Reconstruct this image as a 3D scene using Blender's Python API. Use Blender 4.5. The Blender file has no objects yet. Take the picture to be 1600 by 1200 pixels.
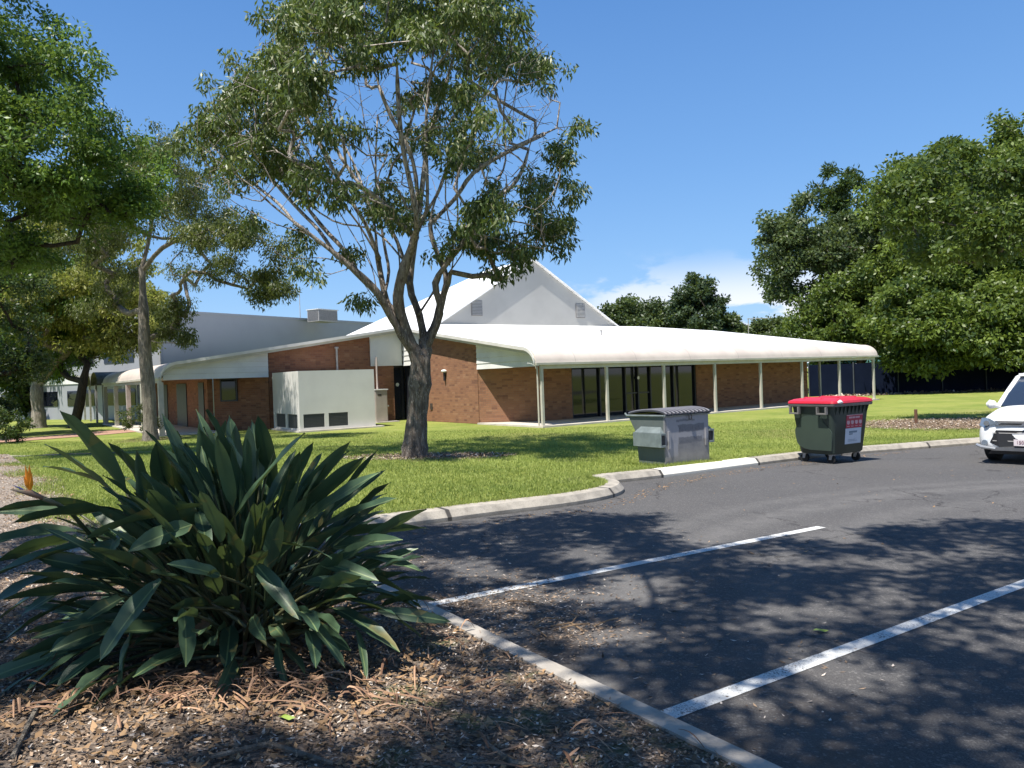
import bpy, bmesh, math, random
import numpy as np
from mathutils import Vector, Matrix, Euler
from mathutils.geometry import delaunay_2d_cdt
random.seed(7); rng = np.random.default_rng(7)
S = bpy.context.scene; COL = S.collection
R = math.radians; PI = math.pi

# ------------------------------------------------------------------ camera
camd = bpy.data.cameras.new("camera"); cam = bpy.data.objects.new("camera", camd); COL.objects.link(cam)
camd.sensor_width = 36; camd.lens = 27.0; camd.clip_end = 5000; camd.clip_start = 0.05
CAMZ = 1.66
ROT = Euler((R(90 - .4775), 0, 0)).to_matrix() @ Euler((0, 0, R(-2.0))).to_matrix()
cam.matrix_world = Matrix.Translation((0, 0, CAMZ)) @ ROT.to_4x4()
S.camera = cam
# ------------------------------------------------------------------ sky, sun, exposure
SUN_EL = 65.0; SUN_AZ = 218.5
w = bpy.data.worlds.new("World"); S.world = w; w.use_nodes = True
nt = w.node_tree; N = nt.nodes; Lk = nt.links
bg = N['Background']; bg.inputs['Strength'].default_value = 0.08
sky = N.new('ShaderNodeTexSky'); sky.sky_type = 'NISHITA'; sky.sun_disc = False
sky.sun_elevation = R(SUN_EL); sky.sun_rotation = R(SUN_AZ); sky.altitude = 50
sky.air_density = 1.15; sky.dust_density = 0.15; sky.ozone_density = 2.5
tc = N.new('ShaderNodeTexCoord'); sep = N.new('ShaderNodeSeparateXYZ'); Lk.new(tc.outputs['Generated'], sep.inputs[0])
def wm(op, a, b=None, c=None, clamp=False):
    n = N.new('ShaderNodeMath'); n.operation = op; n.use_clamp = clamp
    for i, v in enumerate((a, b, c)):
        if v is None: continue
        if isinstance(v, (int, float)): n.inputs[i].default_value = v
        else: Lk.new(v, n.inputs[i])
    return n.outputs[0]
def wss(v, a, b):
    n = N.new('ShaderNodeMapRange'); n.interpolation_type = 'SMOOTHSTEP'
    n.inputs['From Min'].default_value = a; n.inputs['From Max'].default_value = b; Lk.new(v, n.inputs['Value']); return n.outputs[0]
mp = N.new('ShaderNodeMapping'); mp.inputs['Scale'].default_value = (11, 11, 26); mp.inputs['Location'].default_value = (.4, 0, 1.3)
Lk.new(tc.outputs['Generated'], mp.inputs[0])
cn = N.new('ShaderNodeTexNoise'); cn.inputs['Scale'].default_value = 1.0; cn.inputs['Detail'].default_value = 9; cn.inputs['Roughness'].default_value = .55
Lk.new(mp.outputs[0], cn.inputs['Vector'])
az = wm('DIVIDE', sep.outputs[0], wm('MAXIMUM', sep.outputs[1], .05))
edge = wss(az, .04, .16)
low = wm('SUBTRACT', 1.0, wss(sep.outputs[2], .075, .16))
thr = wm('ADD', cn.outputs['Fac'], wm('MULTIPLY', low, .16))
cm = wm('MULTIPLY', wm('MULTIPLY', wss(thr, .49, .60), low), edge)
cm = wm('MULTIPLY', cm, .9)
mx = N.new('ShaderNodeMix'); mx.data_type = 'RGBA'; Lk.new(cm, mx.inputs[0]); hs = N.new('ShaderNodeHueSaturation'); hs.inputs['Saturation'].default_value = 1.24; hs.inputs['Value'].default_value = 1.16; Lk.new(sky.outputs[0], hs.inputs['Color']); cr = N.new('ShaderNodeValToRGB'); Lk.new(sep.outputs[2], cr.inputs[0]); el_ = cr.color_ramp.elements
el_[0].position = 0.0; el_[0].color = (2.35, 4.2, 7.2, 1); el_[1].position = 1.0; el_[1].color = (.6, 1.5, 3.9, 1)
for p_, c_ in ((.08, (2.1, 4.0, 7.2, 1)), (.25, (1.45, 3.1, 6.3, 1)), (.45, (.88, 2.2, 5.2, 1))): e_ = el_.new(p_); e_.color = c_
gm = N.new('ShaderNodeMix'); gm.data_type = 'RGBA'; gm.inputs[0].default_value = .75; Lk.new(hs.outputs[0], gm.inputs[6]); Lk.new(cr.outputs[0], gm.inputs[7]); Lk.new(gm.outputs[2], mx.inputs[6])
mx.inputs[7].default_value = (7.4, 7.6, 8.2, 1)
Lk.new(mx.outputs[2], bg.inputs[0])
sd = bpy.data.lights.new("sun", 'SUN'); sun = bpy.data.objects.new("sun", sd); COL.objects.link(sun)
sd.energy = 4.9; sd.angle = R(0.6); sd.color = (1, .955, .88)
ce = math.cos(R(SUN_EL))
LD = Vector((-math.sin(R(SUN_AZ)) * ce, -math.cos(R(SUN_AZ)) * ce, -math.sin(R(SUN_EL))))
sun.rotation_euler = LD.to_track_quat('-Z', 'Y').to_euler()
S.view_settings.view_transform = 'Standard'; S.view_settings.look = 'None'
S.view_settings.gamma = 1; S.view_settings.use_curve_mapping = False; S.view_settings.exposure = 0.80

# ------------------------------------------------------------------ geometry of the site
def ss(a, b, x):
    t = min(max((x - a) / (b - a), 0), 1); return t * t * (3 - 2 * t)
def hz(X, Y):
    b = -.0173 * min(max(X, -10), 9) - .01175 * min(max(Y, -5), 22)
    k = ss(20, 28, Y); return b * (1 - k) - .27 * k
def lawnz(X, Y):
    k = ss(17, 27, Y); return (hz(X, Y) + .13) * (1 - k) - .27 * k
def ray(px, py):
    v = ROT @ Vector(((px - 800) / 1200, -(py - 600) / 1200, -1)); return v / v.y
def at(px, py, Y): return Vector((0, 0, CAMZ)) + ray(px, py) * Y

# ------------------------------------------------------------------ materials
def nodes(name):
    m = bpy.data.materials.new(name); m.use_nodes = True; t = m.node_tree
    return m, t, t.nodes, t.links, t.nodes['Principled BSDF']
class G:
    def __init__(s, t): s.t = t; s.N = t.nodes; s.L = t.links
    def set(s, inp, v):
        if isinstance(v, (int, float, tuple, list)): inp.default_value = v
        else: s.L.new(v, inp)
    def m(s, op, a, b=0.0, clamp=False):
        n = s.N.new('ShaderNodeMath'); n.operation = op; n.use_clamp = clamp; s.set(n.inputs[0], a); s.set(n.inputs[1], b); return n.outputs[0]
    def coord(s, kind='Object'): return s.N.new('ShaderNodeTexCoord').outputs[kind]
    def mapv(s, v, sc=(1, 1, 1), rot=(0, 0, 0), loc=(0, 0, 0)):
        n = s.N.new('ShaderNodeMapping'); n.inputs['Scale'].default_value = sc; n.inputs['Rotation'].default_value = rot
        n.inputs['Location'].default_value = loc; s.L.new(v, n.inputs[0]); return n.outputs[0]
    def noise(s, v, sc, det=4, rough=.55, dist=0, out='Fac'):
        n = s.N.new('ShaderNodeTexNoise'); n.inputs['Scale'].default_value = sc; n.inputs['Detail'].default_value = det
        n.inputs['Roughness'].default_value = rough; n.inputs['Distortion'].default_value = dist; s.L.new(v, n.inputs['Vector']); return n.outputs[out]
    def rng(s, v, a, b, c=0.0, d=1.0, smooth=True):
        n = s.N.new('ShaderNodeMapRange'); n.interpolation_type = 'SMOOTHSTEP' if smooth else 'LINEAR'
        s.set(n.inputs['Value'], v); n.inputs['From Min'].default_value = a; n.inputs['From Max'].default_value = b
        n.inputs['To Min'].default_value = c; n.inputs['To Max'].default_value = d; return n.outputs[0]
    def mix(s, f, a, b, mode='MIX'):
        n = s.N.new('ShaderNodeMix'); n.data_type = 'RGBA'; n.blend_type = mode; s.set(n.inputs[0], f)
        s.set(n.inputs[6], (*a, 1) if isinstance(a, tuple) and len(a) == 3 else a)
        s.set(n.inputs[7], (*b, 1) if isinstance(b, tuple) and len(b) == 3 else b); return n.outputs[2]
    def bump(s, hgt, strength, dist=.02):
        n = s.N.new('ShaderNodeBump'); n.inputs['Strength'].default_value = strength; n.inputs['Distance'].default_value = dist
        s.L.new(hgt, n.inputs['Height']); return n.outputs[0]
    def sep(s, v):
        n = s.N.new('ShaderNodeSeparateXYZ'); s.L.new(v, n.inputs[0]); return n.outputs
    def comb(s, x, y, z):
        n = s.N.new('ShaderNodeCombineXYZ'); s.set(n.inputs[0], x); s.set(n.inputs[1], y); s.set(n.inputs[2], z); return n.outputs[0]
    def box(s, x, z, x0, x1, z0, z1, soft=.01):
        a = s.m('MULTIPLY', s.rng(x, x0 - soft, x0 + soft), s.m('SUBTRACT', 1, s.rng(x, x1 - soft, x1 + soft)))
        b = s.m('MULTIPLY', s.rng(z, z0 - soft, z0 + soft), s.m('SUBTRACT', 1, s.rng(z, z1 - soft, z1 + soft)))
        return s.m('MULTIPLY', a, b)
def M(name, c, rough=.6, c2=None, sc=3.0, bump=0, bsc=40, metal=0, spec=.5, det=5, streak=None):
    m, t, n, l, p = nodes(name); g = G(t); p.inputs['Roughness'].default_value = rough; p.inputs['Metallic'].default_value = metal
    p.inputs['Specular IOR Level'].default_value = spec
    c2 = c2 or tuple(x * .8 for x in c); v = g.coord()
    if streak: v = g.mapv(v, streak)
    col = g.mix(g.rng(g.noise(v, sc, det), .35, .7), c, c2); l.new(col, p.inputs['Base Color'])
    if bump: l.new(g.bump(g.noise(v, bsc, 4), bump), p.inputs['Normal'])
    return m
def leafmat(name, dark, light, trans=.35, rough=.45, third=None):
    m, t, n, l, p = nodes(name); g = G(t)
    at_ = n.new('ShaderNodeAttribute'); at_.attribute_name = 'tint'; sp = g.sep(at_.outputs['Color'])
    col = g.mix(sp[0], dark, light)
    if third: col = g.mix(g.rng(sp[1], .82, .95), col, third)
    l.new(col, p.inputs['Base Color']); p.inputs['Roughness'].default_value = rough; p.inputs['Specular IOR Level'].default_value = .4
    tr = n.new('ShaderNodeBsdfTranslucent'); l.new(g.mix(.35, col, (.35, .45, .05)), tr.inputs[0])
    mxs = n.new('ShaderNodeMixShader'); mxs.inputs[0].default_value = trans
    l.new(p.outputs[0], mxs.inputs[1]); l.new(tr.outputs[0], mxs.inputs[2]); l.new(mxs.outputs[0], n['Material Output'].inputs[0])
    return m

def brick_mat(name='brick', tone=(1, 1, 1), diag=False):
    m, t, n, l, p = nodes(name); g = G(t); o = g.sep(g.coord())
    un = g.m('MULTIPLY', g.m('SUBTRACT', o[0], o[1]), .7071) if diag else g.m('ADD', o[0], o[1]); v = g.comb(un, o[2], 0.0)
    b = n.new('ShaderNodeTexBrick'); l.new(v, b.inputs['Vector']); b.inputs['Scale'].default_value = 1
    b.inputs['Brick Width'].default_value = .24; b.inputs['Row Height'].default_value = .086; b.inputs['Mortar Size'].default_value = .006
    b.inputs['Mortar Smooth'].default_value = .3; b.inputs['Bias'].default_value = -.2
    b.inputs['Color1'].default_value = (.265 * tone[0], .130 * tone[1], .074 * tone[2], 1); b.inputs['Color2'].default_value = (.20 * tone[0], .096 * tone[1], .060 * tone[2], 1)
    b.inputs['Mortar'].default_value = (.20, .14, .10, 1)
    big = g.rng(g.noise(v, .8, 4), .35, .7)
    col = g.mix(g.m('MULTIPLY', big, .4), b.outputs['Color'], (.27, .145, .08))
    # scattered pale and dark bricks
    cell = g.comb(g.m('FLOOR', g.m('DIVIDE', un, .24)), g.m('FLOOR', g.m('DIVIDE', o[2], .086)), 0.0)
    wn = n.new('ShaderNodeTexWhiteNoise'); wn.noise_dimensions = '2D'; l.new(cell, wn.inputs['Vector'])
    col = g.mix(g.rng(wn.outputs['Value'], .90, .97, 0, .30), col, (.36, .22, .13))
    col = g.mix(g.m('SUBTRACT', .5, g.rng(wn.outputs['Value'], .02, .2, 0, .5)), col, (.10, .05, .04))
    l.new(col, p.inputs['Base Color']); p.inputs['Roughness'].default_value = .9; p.inputs['Specular IOR Level'].default_value = .2
    h = g.m('ADD', g.m('MULTIPLY', g.m('SUBTRACT', 1, b.outputs['Fac']), 1.0), g.m('MULTIPLY', g.noise(v, 60, 3), .3))
    l.new(g.bump(h, .6, .008), p.inputs['Normal']); return m

def asphalt_mat():
    m, t, n, l, p = nodes('asphalt'); g = G(t); v = g.coord()
    agg = g.noise(v, 120, 2, .7); big = g.rng(g.noise(v, .5, 5), .35, .7); mid = g.noise(v, 4, 5)
    col = g.mix(g.rng(agg, .35, .7), (.058, .056, .056), (.114, .110, .108))
    col = g.mix(g.m('MULTIPLY', big, .30), col, (.115, .108, .105))
    col = g.mix(g.rng(mid, .55, .75, 0, .25), col, (.045, .043, .045))
    # pale worn tyre arcs sweeping round the kerb nose
    o = g.sep(v); dx = g.m('SUBTRACT', o[0], 9.2); dy = g.m('SUBTRACT', o[1], 3.0)
    rr = g.m('SQRT', g.m('ADD', g.m('MULTIPLY', dx, dx), g.m('MULTIPLY', dy, dy)))
    rr = g.m('ADD', rr, g.m('MULTIPLY', g.noise(v, .6, 2), .5))
    for r0, wd, k in ((9.1, .22, .30), (9.7, .16, .18), (8.1, .2, .18)):
        a = g.m('ABSOLUTE', g.m('SUBTRACT', rr, r0)); a = g.m('SUBTRACT', 1, g.rng(a, 0, wd * 2))
        col = g.mix(g.m('MULTIPLY', g.m('MULTIPLY', a, k), g.rng(mid, .2, .6)), col, (.21, .20, .19))
    # dust and soil near the bed edging
    e = g.m('ADD', g.m('MULTIPLY', g.m('SUBTRACT', o[0], -.86), .82), g.m('MULTIPLY', g.m('SUBTRACT', o[1], 5.97), .57))
    dust = g.m('MULTIPLY', g.m('SUBTRACT', 1, g.rng(e, .0, 1.5)), g.rng(g.noise(v, 1.6, 6), .42, .62))
    col = g.mix(g.m('MULTIPLY', dust, .75), col, (.085, .063, .047))
    vo = n.new('ShaderNodeTexVoronoi'); vo.feature = 'DISTANCE_TO_EDGE'; vo.inputs['Scale'].default_value = .33
    dv = n.new('ShaderNodeVectorMath'); dv.operation = 'ADD'; l.new(v, dv.inputs[0]); nz = g.noise(v, 1.8, 6, .6, 0, 'Color'); l.new(g.mapv(nz, (.7, .7, .7)), dv.inputs[1]); l.new(dv.outputs[0], vo.inputs['Vector'])
    crack = g.m('MULTIPLY', g.m('SUBTRACT', 1, g.rng(vo.outputs['Distance'], .002, .007)), g.rng(g.noise(v, .45, 3), .47, .56))
    col = g.mix(g.m('MULTIPLY', crack, .7), col, (.022, .02, .02))
    spots = g.rng(g.noise(v, 1.1, 3, .5), .66, .72, 0, .5); col = g.mix(spots, col, (.030, .028, .028))
    stone = n.new('ShaderNodeTexVoronoi'); stone.inputs['Scale'].default_value = 75; l.new(v, stone.inputs['Vector']); sc_ = g.sep(stone.outputs['Color'])
    col = g.mix(g.rng(sc_[0], .86, .95, 0, .55), col, (.19, .18, .17))
    l.new(col, p.inputs['Base Color']); p.inputs['Roughness'].default_value = .85; p.inputs['Specular IOR Level'].default_value = .22
    l.new(g.bump(g.m('ADD', agg, g.m('MULTIPLY', g.noise(v, 300, 2), .5)), .7, .006), p.inputs['Normal']); return m
def paint_mat():
    m, t, n, l, p = nodes('road_paint'); g = G(t); v = g.coord()
    wear = g.m('ADD', g.noise(v, 90, 3), g.m('MULTIPLY', g.noise(v, 5, 5), .55)); f = g.rng(wear, .60, .72)
    col = g.mix(f, (.17, .165, .16), (.60, .60, .58)); col = g.mix(g.rng(g.noise(v, 2, 4), .5, .7, 0, .35), col, (.36, .34, .31))
    l.new(col, p.inputs['Base Color']); p.inputs['Roughness'].default_value = .8
    l.new(g.bump(g.noise(v, 150, 2), .5, .004), p.inputs['Normal']); return m
def lawn_mat(name='lawn_turf'):
    m, t, n, l, p = nodes(name); g = G(t); v = g.coord()
    a = g.rng(g.noise(v, .35, 6, .6), .35, .65); b = g.noise(v, 9, 6, .7); c = g.rng(g.noise(v, 1.7, 5, .6), .4, .7)
    col = g.mix(a, (.17, .22, .045), (.25, .28, .065)); col = g.mix(g.m('MULTIPLY', c, .45), col, (.34, .32, .11))
    weed = g.rng(g.noise(v, .9, 5, .7), .60, .70, 0, .35); col = g.mix(weed, col, (.30, .24, .11)); weed2 = g.rng(g.noise(v, 3.1, 4, .6), .64, .70, 0, .3); col = g.mix(weed2, col, (.07, .12, .03))
    col = g.mix(g.rng(b, .45, .75, 0, .45), col, (.12, .16, .035))
    o = g.sep(v)
    for (X, Y, r, cc) in ((-1.6, 17.4, 1.7, (.16, .115, .08)), (-14.1, 30.1, 1.6, (.15, .11, .075)), (13.8, 24.2, 3.3, (.17, .115, .085)), (1.2, 12.4, .7, (.15, .14, .08)), (.2, 25, 2.0, (.29, .25, .10)), (18.5, 27.5, 4.0, (.28, .25, .10)), (8.5, 22.5, 2.3, (.27, .22, .10))):
        dx = g.m('SUBTRACT', o[0], X); dy = g.m('SUBTRACT', o[1], Y)
        d = g.m('SQRT', g.m('ADD', g.m('MULTIPLY', dx, dx), g.m('MULTIPLY', dy, dy)))
        d = g.m('ADD', d, g.m('MULTIPLY', g.m('SUBTRACT', g.noise(v, 2.2, 4), .5), r * 1.1))
        k = .9 if cc[1] < .13 else .45
        col = g.mix(g.rng(d, r * .55, r, k, 0), col, cc)
    l.new(col, p.inputs['Base Color']); p.inputs['Roughness'].default_value = .95; p.inputs['Specular IOR Level'].default_value = .1
    l.new(g.bump(g.noise(v, 45, 5, .7), .9, .04), p.inputs['Normal']); return m
def soil_mat():
    m, t, n, l, p = nodes('mulch_soil'); g = G(t); v = g.coord()
    vo = n.new('ShaderNodeTexVoronoi'); vo.inputs['Scale'].default_value = 42; l.new(g.mapv(v, (1, 1.6, 1)), vo.inputs['Vector'])
    s = g.sep(vo.outputs['Color'])
    col = g.mix(s[0], (.085, .058, .042), (.21, .165, .13)); col = g.mix(g.rng(s[1], .7, .95, 0, .7), col, (.34, .28, .23))
    col = g.mix(g.rng(g.noise(v, 1.3, 5), .4, .7, 0, .6), col, (.06, .045, .03))
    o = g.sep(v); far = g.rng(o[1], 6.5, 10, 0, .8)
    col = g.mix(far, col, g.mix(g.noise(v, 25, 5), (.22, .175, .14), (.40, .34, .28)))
    moss = g.m('MULTIPLY', g.rng(g.noise(v, 2.5, 5), .52, .64), .55); col = g.mix(g.m('MULTIPLY', moss, g.rng(o[0], -1.6, -.6)), col, (.10, .12, .025))
    l.new(col, p.inputs['Base Color']); p.inputs['Roughness'].default_value = .9
    l.new(g.bump(g.m('ADD', vo.outputs['Distance'], g.noise(v, 60, 4)), .8, .02), p.inputs['Normal']); return m
def kerb_mat():
    m, t, n, l, p = nodes('kerb_concrete'); g = G(t); v = g.coord(); u = g.sep(g.coord('UV'))
    col = g.mix(g.rng(g.noise(v, 5, 6), .35, .7), (.40, .36, .30), (.25, .225, .19))
    col = g.mix(g.rng(g.noise(v, 55, 3), .45, .75, 0, .4), col, (.16, .145, .125))
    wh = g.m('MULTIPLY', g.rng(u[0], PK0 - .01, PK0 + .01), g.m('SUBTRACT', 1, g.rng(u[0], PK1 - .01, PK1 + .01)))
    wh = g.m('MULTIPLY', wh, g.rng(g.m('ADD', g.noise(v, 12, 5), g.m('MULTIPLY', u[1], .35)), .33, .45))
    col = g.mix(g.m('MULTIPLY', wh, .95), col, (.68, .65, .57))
    fr = g.m('FRACT', g.m('DIVIDE', g.m('SUBTRACT', u[0], PK0), PK1 - PK0)); j = g.m('MULTIPLY', g.rng(fr, .008, .014), g.m('SUBTRACT', 1, g.rng(fr, .987, .993)))
    col = g.mix(j, (.05, .045, .04), col)
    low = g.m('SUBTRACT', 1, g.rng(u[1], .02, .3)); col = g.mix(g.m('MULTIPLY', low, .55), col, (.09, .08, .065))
    l.new(col, p.inputs['Base Color']); p.inputs['Roughness'].default_value = .85; l.new(g.bump(g.noise(v, 70, 4), .4, .01), p.inputs['Normal']); return m
def bark_mat(name, c1, c2, c3, strip=(6, 6, 1.2), peel=0.0):
    m, t, n, l, p = nodes(name); g = G(t); v = g.coord(); sv = g.mapv(v, strip)
    a = g.noise(sv, 2.2, 6, .6, .6); b = g.noise(sv, 7, 5, .65)
    col = g.mix(g.rng(a, .38, .62), c1, c2); pf = g.rng(b, .56, .70)
    if peel: pf = g.m('MAXIMUM', pf, g.m('MULTIPLY', g.rng(g.sep(v)[2], 2.8, 6.5, 0, peel), g.rng(g.noise(sv, 3.5, 5), .38, .52)))
    col = g.mix(pf, col, c3)
    l.new(col, p.inputs['Base Color']); p.inputs['Roughness'].default_value = .92; p.inputs['Specular IOR Level'].default_value = .15
    l.new(g.bump(g.m('ADD', a, g.m('MULTIPLY', b, .7)), 1.0, .05), p.inputs['Normal']); return m
def skip_mat():
    m, t, n, l, p = nodes('skip_steel'); g = G(t); v = g.coord(); o = g.sep(v); ns = g.noise(v, 9, 6, .65)
    col = g.mix(g.rng(g.noise(v, 3, 6, .6), .35, .65), (.155, .155, .16), (.215, .21, .205))
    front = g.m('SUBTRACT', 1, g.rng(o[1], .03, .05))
    dx = g.m('ADD', o[0], g.m('MULTIPLY', g.m('SUBTRACT', ns, .5), .16)); dz = g.m('ADD', o[2], g.m('MULTIPLY', g.m('SUBTRACT', g.noise(v, 6, 5), .5), .12))
    pale = g.box(dx, dz, .05, 1.40, .50, .97, .03); pale2 = g.box(dx, dz, .08, .40, .20, .97, .03)
    pl = g.m('MAXIMUM', pale, pale2); col = g.mix(g.m('MULTIPLY', g.m('MULTIPLY', pl, front), .75), col, (.29, .29, .31))
    for bx in ((.42, 1.26, .66, .80), (.42, 1.16, .44, .56), (.36, .95, .87, .91)):
        mk = g.m('MULTIPLY', g.box(dx, dz, *bx, .015), front); col = g.mix(g.m('MULTIPLY', mk, .8), col, (.105, .11, .125))
    lt = g.rng(g.noise(g.mapv(v, (38, 1, 9)), 1, 2), .55, .6); mk = g.m('MULTIPLY', g.m('MULTIPLY', lt, g.box(o[0], o[2], .45, 1.15, .68, .78, .01)), front); col = g.mix(g.m('MULTIPLY', mk, .6), col, (.07, .07, .08))
    warm = g.m('MULTIPLY', g.m('SUBTRACT', 1, g.rng(dz, .12, .42)), .5); col = g.mix(g.m('MULTIPLY', warm, front), col, (.19, .178, .155))
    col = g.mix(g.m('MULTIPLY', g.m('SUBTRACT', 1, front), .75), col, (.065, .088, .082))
    col = g.mix(g.rng(g.noise(g.mapv(v, (12, 12, 2)), 1.6, 6), .62, .72, 0, .5), col, (.13, .08, .05))
    l.new(col, p.inputs['Base Color']); p.inputs['Roughness'].default_value = .5; l.new(g.bump(g.noise(v, 5, 3), .35, .02), p.inputs['Normal']); return m

# kerb outer line (computed once; needed by the kerb material)
KERB = [(-4.4, 7.3), (-3.3, 7.95), (-2.4, 8.5), (-1.57, 9.02), (-.85, 9.51), (-.14, 10.01), (.64, 10.47), (1.2, 10.97), (1.55, 11.45), (1.72, 12.0), (1.68, 12.45), (1.48, 12.80), (1.62, 12.93), (2.25, 13.3), (3.19, 14.0), (4.77, 15.27), (5.94, 16.2), (7.3, 17.1), (8.96, 17.95), (11.21, 18.77), (12.9, 19.2), (20, 20.3), (45, 22)]
def smooth_line(pts, it=2):
    for _ in range(it):
        q = [pts[0]]
        for a, b in zip(pts[:-1], pts[1:]):
            q += [(a[0] * .75 + b[0] * .25, a[1] * .75 + b[1] * .25), (a[0] * .25 + b[0] * .75, a[1] * .25 + b[1] * .75)]
        pts = q + [pts[-1]]
    return pts
KL = smooth_line(KERB); _s = [0]
for a, b in zip(KL[:-1], KL[1:]): _s.append(_s[-1] + math.dist(a, b))
def s_at(p): return min(zip(KL, _s), key=lambda q: math.dist(q[0], p))[1]
PK0, PK1 = s_at((2.62, 13.5)), s_at((4.85, 15.3))

def roof_mat(name, c1, c2, ribs=True):
    m, t, n, l, p = nodes(name); g = G(t); v = g.coord(); o = g.sep(v)
    col = g.mix(g.rng(g.noise(v, .7, 5), .35, .7), c1, c2)
    st = g.rng(g.noise(g.mapv(v, (5, .35, .35)), 1.5, 6, .65), (.52), .75, 0, .30 if ribs else .10); col = g.mix(st, col, tuple(x * .62 for x in c1))
    if ribs:
        fr = g.m('FRACT', g.m('DIVIDE', o[0], .38)); rb = g.m('MULTIPLY', g.rng(fr, .0, .05), g.m('SUBTRACT', 1, g.rng(fr, .10, .15))); l.new(g.bump(rb, .6, .03), p.inputs['Normal'])
        col = g.mix(g.m('MULTIPLY', rb, .10), col, (.5, .5, .5))
    else:
        fr = g.m('FRACT', g.m('DIVIDE', o[0], 3.27)); jt = g.m('SUBTRACT', 1, g.rng(g.m('ABSOLUTE', g.m('SUBTRACT', fr, .5)), .002, .006)); col = g.mix(g.m('MULTIPLY', jt, .5), col, (.25, .22, .2))
    l.new(col, p.inputs['Base Color']); p.inputs['Roughness'].default_value = .45; return m
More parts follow.
